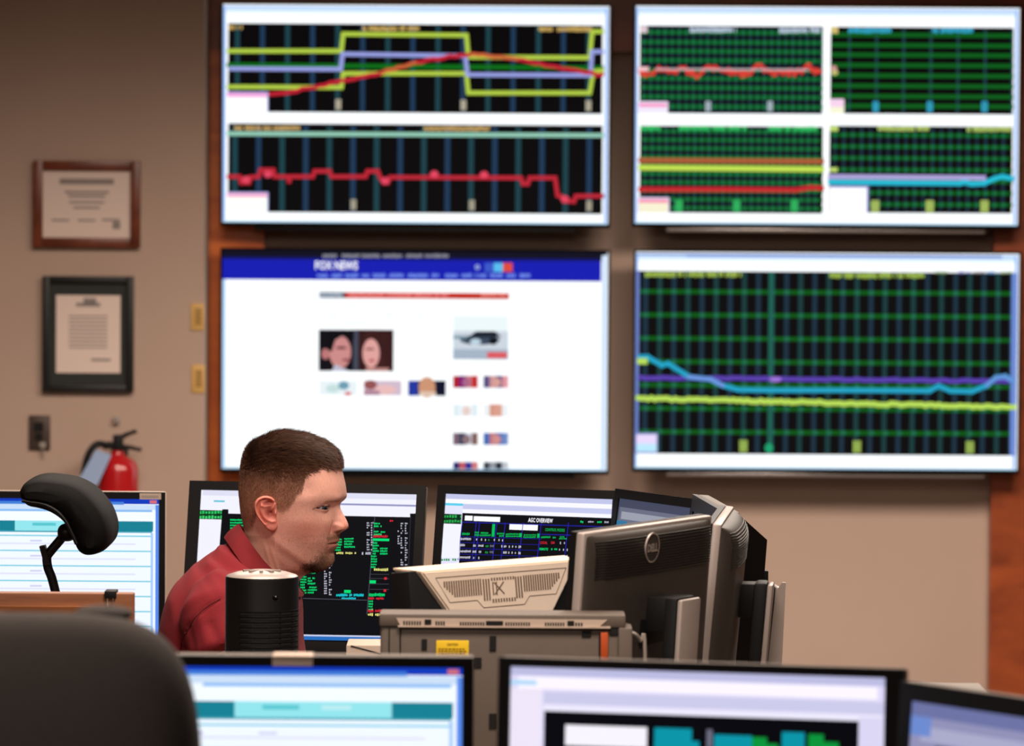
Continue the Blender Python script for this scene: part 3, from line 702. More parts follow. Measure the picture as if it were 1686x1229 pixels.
cl(395, 390, 1900, 440); cl(1240, 520, 1900, 540)
for X in (395, 545, 580, 765, 855, 1045, 1240, 1530): cl(X, 400, X - 45, 790)
for k in range(6): cl(385 - k * 8, 545 + k * 62, 1240 - k * 8, 570 + k * 62, .6)
def T(X0, Y0, X1, Y1, c_, st=2.6, dn=.95): P.words(cx(X0), cy_(Y0), cx(X1), cy_(Y1), c_, rnd, dens=dn, step=st)
GC2 = (0, 190, 90)
T(395, 502, 485, 530, GC2); T(530, 488, 575, 512, GC2); T(530, 516, 575, 540, GC2); T(595, 494, 680, 516, GC2); T(585, 520, 700, 542, GC2)
R(718, 410, 748, 545, GC2); T(768, 502, 845, 522, GC2); T(775, 526, 840, 548, GC2); T(862, 508, 1030, 528, GC2); T(862, 532, 1025, 552, GC2); R(1008, 508, 1034, 550, GC2)
T(1055, 518, 1185, 536, GC2); T(1050, 540, 1180, 560, GC2); R(1198, 512, 1222, 558, GC2); P.text('CONTROL MODES', cx(1282), cy_(455), cx(1490), cy_(485), (0, 210, 100)); T(1240, 540, 1340, 562, GC2); T(1365, 545, 1405, 565, GC2); T(1440, 540, 1490, 556, GC2); T(1432, 560, 1515, 575, GC2)
P.text('LOCAL', cx(1228), cy_(594), cx(1305), cy_(622), REDT, 1, True); P.text('DB', cx(1345), cy_(597), cx(1382), cy_(622), REDT, 1, True)
P.text('REMOTE', cx(1220), cy_(664), cx(1312), cy_(690), GRN, 1, True); T(1330, 668, 1412, 692, GRN)
for (Y, s_) in ((568, [(380, 490, 1), (545, 560, 1), (598, 614, 1), (640, 655, 1), (735, 750, 1), (785, 800, 1), (822, 838, 1)]), (634, [(372, 425, 1), (515, 550, 1), (570, 645, 1), (695, 735, 0), (778, 792, 1), (815, 830, 1), (842, 876, 1), (895, 910, 1), (930, 945, 1), (965, 980, 1), (1000, 1025, 1)]), (700, [(365, 488, 1), (508, 545, 1), (560, 598, 1), (690, 732, 0), (835, 872, 1), (890, 902, 1), (925, 938, 1), (960, 972, 1), (998, 1020, 1)]), (765, [(358, 492, 1), (515, 535, 1), (570, 590, 1)])):
    for a, b, q in s_: T(a, Y - 12 + (a - 380) * .03, b, Y + 16 + (a - 380) * .03, (200, 200, 220) if q else (110, 112, 130), 2.2)
T(648, 634, 680, 660, GRN2); T(642, 702, 678, 728, GRN2); T(675, 568, 692, 592, GRN2)
for (X, Y) in ((1450, 612), (1492, 614), (1440, 682), (1482, 684), (1522, 686), (1520, 750), (1518, 820), (1512, 885)): T(X - 8, Y - 14, X + 10, Y + 14, (200, 200, 220), 2.0, 1)
T(1660, 375, 1700, 400, GRN); T(1742, 376, 1800, 398, (190, 190, 210)); T(1840, 380, 1890, 402, GRN); T(1900, 380, 1960, 402, (190, 190, 210))
R(186, 405, 384, 770, (240, 240, 250), 1.05); P.words(cx(176), cy_(778), cx(340), cy_(806), (20, 150, 70), rnd, step=3.6)
P.rect(938, 1000, 946, 1004, (210, 210, 220)); P.rect(938, 1006, 946, 1010, (210, 210, 220))
P.build('screen', t, M)
bm = bmesh.new(); zz = 0.338 - .055; bx(bm, -.1935 - .002, -.1935 + .0005, .006, .02, zz - .026, zz, M); obj('orange_tab', bm, M_orange2, t)

# D : dark angled monitor
t, P, M, bz = monitor('monitor', 'dimmed narrow monitor angled sharply left, between the overview monitor and the edge-on monitors', 1016, 805, 9.39, -1, 62, 8, 0.31, 0.36, (.016, .016, .018, .02), DZ, M_grey, M_black, depth=.04, group='monitors with their screens towards the camera')
P.bg((92, 96, 118), .8)
P.fr(0, 0, 1, .05, (70, 74, 96)); P.fr(.02, .05, 1, .16, (120, 124, 146), .8); P.fr(.05, .075, .98, .12, (168, 172, 188), .85); P.fr(0, .13, .14, .17, (50, 120, 160)); P.fr(.14, .16, 1, .2, (44, 48, 60)); P.fr(.15, .2, 1, .8, (86, 92, 112), .8); P.fr(.12, .32, 1, .36, (100, 104, 126), .8); P.fr(.1, .37, .3, .5, (14, 15, 22)); P.fr(0, .5, 1, 1, (40, 42, 60), .8)
P.build('screen', t, M)

# E : edge-on old monitor with black back
t, P, M, bz = monitor('monitor', 'edge-on monitor with thick black back, behind the silver-edged one at right', 1143, 814, 9.09, -1, 85, 4, 0.42, 0.35, (.02, .02, .03, .03), DZ, M_grey, M_black, depth=.06, style='deep', stand='cover', htop=1.88 - (950 - 245) * 9.0 / 8000, so=.012, lean=.06, group='monitors turned edge-on')
P.bg((52, 52, 66), .7); P.fr(0, 0, 1, .1, (70, 72, 88), .7); P.build('screen', t, M)

# F : edge-on, silver rim
t, P, M, bz = monitor('monitor', 'edge-on monitor with bright silver side and ribbed charcoal back, right end of the group', 1167, 862, 8.2, 1, 95.5, 5, 0.42, 0.34, (.015, .015, .015, .02), DZ, M_silver, M_dellback, depth=.05, style='dell', stand='split', htop=1.88 - (955 - 245) * 8.4 / 8000, so=.022, lean=.08, group='monitors turned edge-on')
P.bg((60, 60, 70), .6); P.build('screen', t, M)

# G : back towards the camera, ring emblem
t, P, M, bz = monitor('monitor', 'silver-edged monitor seen from behind, round emblem on its ribbed charcoal back', 943, 876, 7.7, 1, 119, 4, 0.45, 0.335, (.015, .015, .015, .02), DZ, M_silver, M_dellback, depth=.028, style='dell', stand='cover', htop=1.88 - (981 - 245) * 7.85 / 8000, so=.028, lean=.06)
P.bg((225, 225, 240)); P.fr(.1, .15, .95, .9, (20, 24, 40)); P.build('screen', t, M)
# emblem: found where the photo shows it, on the back surface
def back_uv(tt, MM, qx, qy, yb):
    Mw = Matrix.Translation(tt.location) @ Matrix.Rotation(tt.rotation_euler.z, 4, 'Z') @ MM
    inv = Mw.inverted(); o = inv @ CAM; r = inv.to_3x3() @ ray(qx, qy); k = (yb - o.y) / r.y; p = o + r * k; return p.x, p.z
yb = .0415
u, v = back_uv(t, M, 1073, 902, yb)
bm = bmesh.new(); n = 48; ro, ri = .0245, .0222
for k in range(n):
    a0, a1 = 2 * math.pi * k / n, 2 * math.pi * (k + 1) / n
    q = [bm.verts.new(M @ Vector((u + r_ * math.cos(a_), yb + y_, v + r_ * math.sin(a_)))) for (r_, a_, y_) in ((ro, a0, .002), (ro, a1, .002), (ri, a1, .002), (ri, a0, .002))]
    bm.faces.new(q)
    q2 = [bm.verts.new(M @ Vector((u + r_ * math.cos(a_), yb + y_, v + r_ * math.sin(a_)))) for (r_, a_, y_) in ((ro, a0, .002), (ro, a1, .002), (ro, a1, -.0005), (ro, a0, -.0005))]
    bm.faces.new(q2)
vv, ff = text_geo('DELL', .05)
b0 = [bm.verts.new(M @ Vector((u + (.5 - p[0]) * .036, yb + .0022, v + (p[1] - .5) * .0135))) for p in vv]
for f in ff:
    try: bm.faces.new([b0[i] for i in f])
    except Exception: pass
em = obj('emblem', bm, M_silver, t, smooth=False)
bm = bmesh.new(); bmesh.ops.create_circle(bm, cap_ends=True, segments=48, radius=ri); bm.transform(M @ Matrix.Translation((u, yb + .0008, v)) @ Matrix.Rotation(math.pi / 2, 4, 'X')); obj('emblem_disc', bm, M_dellback, em)

# A : left, form page
def form_page(P):
    P.bg((236, 244, 255), 1.08)
    P.fr(0, 0, 1, .035, (20, 60, 190)); P.fr(0, .02, .85, .04, (70, 130, 220)); P.fr(.96, .008, .99, .03, (214, 110, 120)); P.fr(0, .04, 1, .075, (206, 226, 250)); P.fr(.3, .075, .97, .09, (140, 190, 246)); P.fr(0, .09, 1, .15, (240, 248, 255), 1.08)
    P.fr(0, .155, .975, .225, (24, 130, 150)); P.fr(.385, .155, .81, .225, (150, 232, 240)); P.fr(.46, .17, .56, .19, (90, 200, 210)); P.fr(.62, .17, .7, .19, (190, 240, 246))
    P.fr(0, .225, .97, .235, (60, 160, 180))
    for k in range(7):
        y = .255 + k * .105
        P.fr(0, y, .965, y + .008, (86, 200, 224)); P.fr(.2, y + .035, .3, y + .045, (180, 180, 226)); P.fr(0, y + .055, .9, y + .064, (226, 226, 250)); P.fr(.45, y + .035, .5, y + .045, (206, 206, 240))
    P.fr(.965, .235, .975, 1, (170, 206, 250)); P.fr(.985, .04, 1, 1, (90, 140, 236))
t, P, M, bz = monitor('monitor', 'monitor showing a pale form with teal bars, left, behind the black headrest', 272, 811, 10.0, 1, 1, 0, 0.51, 0.335, (.014, .0125, .0145, .024), DZ, M_label, M_black, depth=.05, style='deep', group='monitors with their screens towards the camera')
form_page(P); P.build('screen', t, M)
bm = bmesh.new(); zt2 = .335; bx(bm, .255 - .052, .255 - .008, -.0055, -.004, zt2 - .0145, zt2 - .002, M); s_ = obj('name_strip', bm, M_label, bz)
bm = bmesh.new()
for k in range(9): bx(bm, .255 - .048 + k * .004, .255 - .0455 + k * .004, -.0062, -.0054, zt2 - .011, zt2 - .006, M)
obj('print', bm, M_inkgrey, s_)

# L : foreground left
t, P, M, bz = monitor('monitor', 'foreground monitor showing a pale form with teal bars, in front of the man', 780, 1083, 6.3, 1, 0.5, -2, 0.51, 0.335, (.0145, .0145, .0135, .024), DZ - .02, M_grey, M_black, depth=.06, style='deep', group='blurred foreground monitors')
form_page(P); P.build('screen', t, M)
u, v = back_uv(t, M, 482, 1090, 0)
bm = bmesh.new(); bx(bm, u - .026, u + .026, -.006, .0255, .335 - .007, .335 + .0015, M, .0008); bx(bm, u - .026, u + .026, -.006, -.004, .335 - .012, .335, M); obj('name_strip', bm, M_label, bz)

# M : foreground centre
t, P, M, bz = monitor('monitor', 'foreground monitor with lilac toolbar above a black panel, centre right of the picture', 822, 1082, 6.06, -1, 13, 3, 0.51, 0.335, (.0155, .024, .0115, .024), DZ - .02, M_grey, M_black, depth=.05, style='deep', group='blurred foreground monitors')
P.bg((226, 220, 250), 1.0)
P.fr(0, 0, 1, .035, (190, 190, 228)); P.fr(.02, .04, .98, .09, (250, 244, 255), 1.05); P.fr(.0, .055, .07, .075, (180, 220, 250)); P.fr(.09, .1, 1, .15, (206, 204, 236)); P.fr(.09, .155, .99, .2, (240, 236, 255)); P.fr(0, .09, .085, 1, (240, 232, 250))
P.fr(.092, .18, .932, 1, (8, 8, 14)); P.fr(.932, .165, 1, 1, (220, 216, 246))
P.fr(.15, .235, .37, .32, (250, 246, 255), 1.0)
TC = (10, 150, 170); TG = (10, 150, 60)
for (a, b, c, d_, q) in ((.39, .235, .49, .29, TC), (.39, .285, .51, .325, TC), (.55, .255, .65, .325, TC), (.65, .26, .69, .325, TG), (.68, .285, .72, .33, TG), (.73, .235, .79, .325, TC), (.8, .24, .84, .325, TG), (.83, .27, .88, .325, TG)): P.fr(a, b, c, d_, q)
P.fr(.53, .235, .545, .31, (110, 110, 130)); P.fr(.1, .335, .92, .42, (10, 12, 60))
for (a, b) in ((.15, .18), (.225, .325), (.345, .4), (.42, .49), (.53, .565), (.6, .65), (.7, .74), (.76, .83), (.84, .88)): P.fr(a, .35, b, .41, TC)
for k in range(5):
    for (a, b) in ((.15, .3), (.35, .45), (.5, .58), (.65, .85)): P.fr(a, .46 + k * .1, b, .51 + k * .1, TC if k % 2 else TG)
P.build('screen', t, M)
# N : foreground right
t, P, M, bz = monitor('monitor', 'foreground monitor cut off by the lower right corner of the picture', 1487, 1122, 5.88, -1, 55, 4, 0.51, 0.335, (.02, .02, .022, .024), DZ - .02, M_grey, M_black, depth=.05, style='deep', group='blurred foreground monitors')
P.bg((150, 150, 190), .95); P.fr(0, 0, 1, .06, (110, 116, 166)); P.fr(.04, .1, 1, .16, (180, 180, 214), .9); P.fr(.1, .17, 1, .23, (84, 86, 116)); P.fr(.02, .26, 1, .5, (150, 146, 190)); P.fr(0, .06, .08, .14, (110, 140, 210)); P.fr(.1, .5, .95, 1, (16, 16, 30))
P.build('screen', t, M)

# ------------------------------------------------------------------ H : beige touch terminal seen from behind
A = math.radians(136); w_ = .40; h_ = .29; T_ = math.radians(-7)
Rh = Matrix.Rotation(-T_, 4, 'X'); Wc = at(640, 936, 7.95)
root = Wc - (Matrix.Rotation(-A, 4, 'Z') @ (Rh @ Vector((w_ / 2, 0, h_)))); zb = root.z - DZ
t = thing('touch_terminal', 'beige terminal seen from behind, with slotted vents and black sides, before the overview monitor', 'terminal', (root.x, root.y, DZ), -A)
M = Matrix.Translation((0, 0, zb)) @ Rh
bm = bmesh.new(); bx(bm, -w_ / 2 + .001, w_ / 2 - .001, 0, .046, 0, h_ - .008, M, .003); obj('body', bm, M_blackm, t)
bm = bmesh.new()   # beige back cover: wide top lip, tapering downwards
pb = [(-w_ / 2, h_), (w_ / 2, h_), (w_ / 2 - .092, h_ - .105), (-w_ / 2 + .092, h_ - .105)]
yo = .056
a_ = [bm.verts.new(M @ Vector((p[0], .004 if p[1] > h_ - .05 else .044, p[1]))) for p in pb]
inner = [(-w_ / 2 + .02, h_ - .010), (w_ / 2 - .02, h_ - .010), (w_ / 2 - .098, h_ - .105), (-w_ / 2 + .098, h_ - .105)]
b_ = [bm.verts.new(M @ Vector((p[0], yo, p[1]))) for p in inner]
bm.faces.new(a_); bm.faces.new(b_[::-1])
for i in range(4): bm.faces.new((a_[i], b_[i], b_[(i + 1) % 4], a_[(i + 1) % 4]))
bmesh.ops.bevel(bm, geom=list(bm.edges), offset=.0025, segments=2, affect='EDGES')
cv = obj('back_cover', bm, M_beige, t)
bm = bmesh.new()
def slot(x, z0, z1, wd=.0016): bx(bm, x - wd, x + wd, yo - .001, yo + .0006, z0, z1, M)
for s_ in (-1, 1):
    for k in range(16):
        x = s_ * (.050 + k * .0054)
        slot(x, h_ - .056 + max(0, k - 11) * .0042, h_ - .029)
    for k in range(3): slot(s_ * (.031 + k * .006), h_ - .066, h_ - .030)
for k in range(9): slot(-.026 + k * .0062, h_ - .070, h_ - .064); slot(-.026 + k * .0062, h_ - .034, h_ - .029)
for (a, b) in (((-.02, -.058), (.004, -.036)), ((-.02, -.036), (.004, -.058))):
    mid = ((a[0] + b[0]) / 2, (a[1] + b[1]) / 2); an = math.atan2(b[1] - a[1], b[0] - a[0])
    bx(bm, -.015, .015, -.0005, .0005, -.0012, .0012, M @ Matrix.Translation((-mid[0], yo, h_ + mid[1])) @ Matrix.Rotation(an, 4, 'Y'))
slot(.014, h_ - .058, h_ - .036, .0012); slot(.022, h_ - .058, h_ - .036, .0012)
obj('vent_slots', bm, M_beige_dk, cv)
bm = bmesh.new()
loop = [(-.150, h_ - .022), (.150, h_ - .022), (.122, h_ - .064), (.060, h_ - .064), (.047, h_ - .077), (-.047, h_ - .077), (-.060, h_ - .064), (-.122, h_ - .064), (-.150, h_ - .022)]
tube(bm, [M @ Vector((p[0], yo + .0002, p[1])) for p in loop], .0007, 6); obj('vent_outline', bm, M_beige_dk, cv)
for s_ in (-1, 1):
    bm = bmesh.new()
    for k in range(12): bx(bm, s_ * (w_ / 2 - .085 + k * .002) - .055, s_ * (w_ / 2 - .085 + k * .002) + .055 - k * .002, .0495, .0515, .06 + k * .012, .064 + k * .012, M)
    obj('side_grooves', bm, M_black, t)
obj('stand', box(-.06, .06, .0, .09, 0, zb + .05, bev=.01), M_black, t)
bm = bmesh.new(); bx(bm, -w_ / 2 + .025, w_ / 2 - .025, -.003, .002, .03, h_ - .025, M); obj('glass', bm, M_gloss, t)

# ------------------------------------------------------------------ I : grey office machine
Yf = 7.60
x0 = atY(626, 1100, Yf).x; x1 = atY(1040, 1100, Yf).x; zt = atY(830, 1011, Yf).z
cxm = (x0 + x1) / 2
t = thing('office_machine', 'grey office machine seen from behind with row of vents and yellow caution label', 'office machine', (cxm, Yf, DZ))
def mu(px): return atY(px, 1060, Yf).x - cxm
def mz(py): return atY(830, py, Yf).z - DZ
bm = bmesh.new(); bx(bm, mu(626), mu(1038), 0.004, .075, 0.0, mz(1032), bev=.006); obj('body', bm, M_grey, t)
bm = bmesh.new(); bx(bm, mu(624), mu(1030), 0.0, .074, mz(1034), mz(1012), bev=.004); ld = obj('top_cover', bm, M_grey, t)
bm = bmesh.new(); bx(bm, mu(655), mu(1005), -.003, .002, mz(1034), mz(1031)); prism(bm, [(mu(652), mz(1019)), (mu(1000), mz(1020)), (mu(985), mz(1033)), (mu(660), mz(1033))], -.0012, .0015); obj('vent_ledge', bm, M_label, ld)
def hole(a, b, c, d_, y=-.0022): bx(bm, mu(a), mu(b), y, .003, mz(d_), mz(c))
for grp in ([(664 + k * 4.4, 666.4 + k * 4.4, 1024, 1031) for k in range(7)] + [(699, 710, 1021, 1029, -.003)] + [(717 + k * 4.2, 719.4 + k * 4.2, 1024, 1031) for k in range(4)],
            [(757 + k * 4.2, 759.4 + k * 4.2, 1025, 1032) for k in range(10)] + [(800, 828, 1023, 1030, -.003)] + [(832 + k * 4.2, 834.4 + k * 4.2, 1025, 1032) for k in range(10)],
            [(897 + k * 4.2, 899.4 + k * 4.2, 1025, 1032) for k in range(8)] + [(934, 945, 1022, 1030, -.003)] + [(947 + k * 4.6, 949.6 + k * 4.6, 1025, 1032) for k in range(3)]):
    bm = bmesh.new()
    for q in grp: hole(*q)
    obj('vent_row', bm, M_slot, ld)
for q in ((694, 703, 1054, 1071), (806, 817, 1048, 1072), (781, 793, 1084, 1100), (806, 818, 1176, 1200), (958, 973, 1039, 1048), (1004, 1018, 1034, 1045), (986, 989, 1042, 1090)):
    bm = bmesh.new(); hole(*q, .002); obj('slot', bm, M_slot, t)
bm = bmesh.new(); bx(bm, mu(989), mu(1001), -.001, .006, mz(1092), mz(1041), bev=.001); obj('ribbon_cable', bm, M_orange, t)
bm = bmesh.new(); bx(bm, mu(658), mu(660), .002, .006, mz(1200), mz(1036)); bx(bm, mu(640), mu(641.5), .002, .006, mz(1200), mz(1036)); obj('moulding_line', bm, M_blackm, t)
bm = bmesh.new(); bx(bm, mu(1018), mu(1041), -.004, .07, mz(1200), mz(1033), bev=.003); obj('end_panel', bm, M_grey, t)
bm = bmesh.new(); bx(bm, mu(718), mu(772), .0015, .005, mz(1096), mz(1056), bev=.0012); lb = obj('caution_label', bm, M_yellow, t)
lb['label'] = 'yellow caution label'
bm = bmesh.new(); vv, ff = text_geo('CAUTION', True)
b0 = [bm.verts.new((mu(736) + p[0] * (mu(754) - mu(736)), .0009, mz(1064) + p[1] * .0035)) for p in vv]
for f in ff:
    try: bm.faces.new([b0[i] for i in f])
    except Exception: pass
for k in range(5):
    x = 722
    while x < 766:
        l = rnd.uniform(2, 6); bx(bm, mu(x), mu(min(768, x + l)), .0009, .0016, mz(1070.5 + k * 3.6), mz(1069 + k * 3.6)); x += l + 1.4
obj('print', bm, M_ink, lb, smooth=False)

# cable to the right of the machine
bm = bmesh.new()
tube(bm, spline([at(1036, 1041, 7.63), at(1046, 1045, 7.63), at(1055, 1056, 7.64), at(1062, 1076, 7.64), (at(1064, 1100, 7.64).x, at(1064, 1100, 7.64).y, DZ + .004)], 6), .0028, 8)
tag(obj('cable', bm, M_cable), 'thin grey cable curving down beside the grey office machine', 'cable')

# black desk fan
Yc = 8.33; xc = at(430, 1000, Yc).x; zt = 1.88 - (957 - 245) * (Yc - .05) / 8000 - DZ
t = thing('tower_fan', 'black cylindrical desk fan with slotted grille in front of the man in red', 'fan', (xc, Yc, DZ))
R_ = .0632
bm = bmesh.new(); lathe(bm, [(0, 0), (R_ + .004, 0), (R_ + .004, .012), (R_, .018), (R_, zt - .004), (R_ - .001, zt), (0, zt)], 64); obj('housing', bm, M_black, t)
bm = bmesh.new(); lathe(bm, [(R_ - .001, zt - .001), (R_ - .004, zt + .002), (R_ - .02, zt + .007), (.02, zt + .0105), (0, zt + .011)], 64); tp = obj('top_plate', bm, M_silver, t)
bm = bmesh.new()
for k in range(5):
    a0 = math.radians(200 + k * 35); bx(bm, .012, .034, -.003, .003, zt + .0085, zt + .0115, Matrix.Rotation(a0, 4, 'Z'))
obj('button_ring', bm, M_silver, tp)
def arc_slat(bm, z0, z1, r0, r1, d0, d1, n=14):
    vs = []
    for k in range(n + 1):
        a = math.radians(d0 + (d1 - d0) * k / n); vs.append([bm.verts.new((r * math.cos(a), r * math.sin(a), z)) for r, z in ((r0, z0), (r1, z0), (r1, z1), (r0, z1))])
    for p, q in zip(vs, vs[1:]):
        for j in range(4): bm.faces.new((p[j], p[(j + 1) % 4], q[(j + 1) % 4], q[j]))
    bm.faces.new(vs[0]); bm.faces.new(vs[-1][::-1])
bm = bmesh.new()
z = zt - .058
while z > .05:
    for (a, b) in ((238, 258), (260, 279), (281, 300), (304, 326), (329, 352)): arc_slat(bm, z - .0042, z, R_ - .003, R_ + .0006, a, b)
    z -= .0088
g = obj('grille_openings', bm, M_slot, t)
bm = bmesh.new(); z = zt - .0557
while z > .05: arc_slat(bm, z - .0012, z + .0002, R_ - .002, R_ + .0018, 236, 354, 40); z -= .0088
obj('grille_bars', bm, M_blackm, t)
bm = bmesh.new(); bmesh.ops.create_uvsphere(bm, u_segments=16, v_segments=10, radius=.0052); bm.transform(Matrix.Translation((R_ * math.cos(math.radians(294)), R_ * math.sin(math.radians(294)), zt - .031)) @ Matrix.Scale(.6, 4, (0, 0, 1))); obj('hole_bead', bm, M_gloss, t)  # black bead standing in for the dark hole in the housing

# small beige box
Yb = 8.40; bx0 = at(569, 1080, Yb).x; zb_ = at(600, 1066, Yb).z - DZ
t = thing('small_box', 'small beige box standing between the black desk fan and the grey machine', 'box', (bx0 + .05, Yb, DZ))
obj('carton', box(-.05, .05, 0, .11, 0, zb_, bev=.002), M_label, t)
bm = bmesh.new(); tube(bm, [(-.042, -.001, zb_ - .001), (.0, -.001, zb_ - .012), (.035, -.001, zb_ - .022)], .0012, 6); obj('tape_edge', bm, M_black, t)
# ------------------------------------------------------------------ chairs
def five_star(t, x, y):
    bm = bmesh.new(); lathe(bm, [(0, .06), (.04, .06), (.035, .12), (.028, .13), (.025, .40), (0, .40)], 20, (x, y)); obj('column', bm, M_black, t)
    for k in range(5):
        a = k * 2 * math.pi / 5 + .3
        bm = bmesh.new(); tube(bm, [(x, y, .1), (x + .15 * math.cos(a), y + .15 * math.sin(a), .085), (x + .27 * math.cos(a), y + .27 * math.sin(a), .065)], [.024, .02, .015], 8); lg = obj('leg', bm, M_black, t)
        bm = bmesh.new(); bmesh.ops.create_cone(bm, cap_ends=True, segments=18, radius1=.027, radius2=.027, depth=.036)
        bm.transform(Matrix.Translation((x + .27 * math.cos(a), y + .27 * math.sin(a), .028)) @ Matrix.Rotation(a, 4, 'Z') @ Matrix.Rotation(math.pi / 2, 4, 'X')); obj('castor', bm, M_blackm, lg)
def pad(bm, cx, cy, cz, hx, hy, hz, n=4.0, mx=None):
    """soft superellipsoid cushion"""
    U, V = 48, 32; rows = []
    sg = lambda v, e: math.copysign(abs(v) ** e, v)
    e = 2.0 / n
    for i in range(V + 1):
        ph = -math.pi / 2 + math.pi * i / V
        if i in (0, V): rows.append([bm.verts.new((cx, cy, cz + hz * (-1 if i == 0 else 1)))]); continue
        rows.append([bm.verts.new((cx + hx * sg(math.cos(ph), e) * sg(math.cos(2 * math.pi * j / U), e), cy + hy * sg(math.cos(ph), .8) * sg(math.sin(2 * math.pi * j / U), .9), cz + hz * sg(math.sin(ph), e))) for j in range(U)])
    for a, b in zip(rows, rows[1:]):
        for j in range(U):
            j2 = (j + 1) % U
            if len(a) == 1: bm.faces.new((a[0], b[j2], b[j]))
            elif len(b) == 1: bm.faces.new((a[j], a[j2], b[0]))
            else: bm.faces.new((a[j], a[j2], b[j2], b[j]))
    if mx is not None: bm.transform(mx)

# foreground chair, its back to the camera
d = 5.55; xr = at(333, 1180, d).x; ztp = at(150, 1012, d).z; wd = .50
t = thing('office_chair', 'dark grey upholstered high-backed chair, badly out of focus in the lower left corner', 'chair', (xr - wd / 2, d, 0), 0)
bm = bmesh.new(); pad(bm, 0, 0, ztp - .36, wd / 2, .065, .36, 5.2); obj('backrest', bm, M_fabric, t)
bm = bmesh.new(); pad(bm, -wd / 2 + .0 + (at(165, 1000, d).x - (xr - wd)), 0.03, ztp - .004, .034, .03, .010, 2.2); obj('headrest_knob', bm, M_fabric, t)
bm = bmesh.new(); pad(bm, 0, .30, .49, .25, .24, .045, 4); obj('seat', bm, M_fabric, t)
bm = bmesh.new(); tube(bm, [(0, .26, .42), (0, .04, .43), (0, -.05, .50), (0, -.06, .80)], .022, 8); obj('back_support', bm, M_black, t)
five_star(t, 0, .28)

# chair with the black headrest behind the partition
d = 8.75
hc = at(110, 860, d); t = thing('office_chair', 'chair with black curved headrest in front of the left form monitor', 'chair', (hc.x - .02, d, 0), 0)
def hp(px, py): p = at(px, py, d - .10); return (p.x - (hc.x - .02), p.z)
out = [hp(*p) for p in ((27, 812), (36, 799), (59, 791.5), (88, 793), (114, 798), (138, 810), (157, 828), (172, 850), (180, 876), (178, 897), (168, 911), (154, 918), (137, 920), (124, 913), (116, 898), (107, 877), (94, 860), (76, 848), (58, 842), (42, 838), (30, 826))]
cxo = sum(p[0] for p in out) / len(out); czo = sum(p[1] for p in out) / len(out)
# centre line used for rounding the ends of the pad
mid = [hp(*p) for p in ((42, 817), (62, 818), (90, 824), (115, 835), (134, 856), (146, 880), (147, 900))]
def near(p):
    best = min(((p[0] - m[0]) ** 2 + (p[1] - m[1]) ** 2, m) for m in spline([np.array(m) for m in mid], 6) for m in [tuple(m)]); return best[1]
sp = [tuple(q) for q in spline([np.array(p) for p in out] + [np.array(out[0])], 4)[:-1]]
bm = bmesh.new(); rings = []
for k in range(25):
    s = -1 + 2 * k / 24; y = s * .125; f = (1 - abs(s) ** 5) ** .5 if abs(s) < 1 else 0; f = .25 + .75 * f
    rings.append([bm.verts.new((near(p)[0] + (p[0] - near(p)[0]) * f, y + .02, near(p)[1] + (p[1] - near(p)[1]) * f)) for p in sp])
for a, b in zip(rings, rings[1:]):
    for j in range(len(sp)): bm.faces.new((a[j], a[(j + 1) % len(sp)], b[(j + 1) % len(sp)], b[j]))
bm.faces.new(rings[0]); bm.faces.new(rings[-1][::-1]); obj('headrest', bm, M_leather, t)
bm = bmesh.new()
seam = [hp(*p) for p in ((34, 826), (50, 829), (72, 833), (92, 844), (106, 860), (116, 880), (124, 898))]
tube(bm, [(p[0], -.098, p[1]) for p in [tuple(q) for q in spline([np.array(s) for s in seam], 5)]], .0035, 8); obj('piping', bm, M_black, t)
bm = bmesh.new(); st = [hp(*p) for p in ((112, 880), (98, 888), (84, 904), (69, 922), (66, 930), (68, 946), (74, 962), (80, 985))]
tube(bm, [(p[0], 0, p[1]) for p in [tuple(q) for q in spline([np.array(s) for s in st], 5)]] + [(hp(84, 1000)[0], .0, 1.02)], .0085, 10)
p0 = hp(58, 909); p1 = hp(68, 940)
prism(bm, [(p0[0] - .004, p0[1]), (p0[0] + .006, p0[1] + .002), (p0[0] + .012, p0[1] - .02), (p1[0] + .004, p1[1]), (p1[0] - .006, p1[1])], -.012, .012)
p2 = hp(100, 886); pad(bm, p2[0], 0, p2[1], .017, .03, .016, 2.4)
obj('headrest_stem', bm, M_black, t)
bm = bmesh.new(); pad(bm, hp(82, 1000)[0] - .02, 0, .80, .045, .23, .25, 4); obj('backrest', bm, M_fabric, t)
bm = bmesh.new(); pad(bm, hp(82, 1000)[0] - .28, 0, .48, .24, .24, .045, 4); obj('seat', bm, M_fabric, t)
bm = bmesh.new(); tube(bm, [(hp(82, 1000)[0] - .28, 0, .42), (hp(82, 1000)[0], 0, .43), (hp(82, 1000)[0] + .04, 0, .60)], .02, 8); obj('back_support', bm, M_black, t)
five_star(t, hp(82, 1000)[0] - .28, 0)

# ------------------------------------------------------------------ the man
DM = 8.9; K = FPX / DM
ORG = at(470, 845, DM)
YAW = math.radians(18); cYw, sYw = math.cos(YAW), math.sin(YAW)
person = thing('person', 'man in red polo shirt seated in profile, short brown hair and goatee, looking at monitors', 'person', (ORG.x, ORG.y, 0.0))
def rot(v):      # head frame -> person frame (turned towards the camera)
    v = np.asarray(v, float); o = v.copy(); o[:, 0] = v[:, 0] * cYw + v[:, 1] * sYw; o[:, 1] = -v[:, 0] * sYw + v[:, 1] * cYw; return o
def unrot(v):
    v = np.asarray(v, float); o = v.copy(); o[:, 0] = v[:, 0] * cYw - v[:, 1] * sYw; o[:, 1] = v[:, 0] * sYw + v[:, 1] * cYw; return o
lx = lambda X: 470 + (X - 470) / cYw
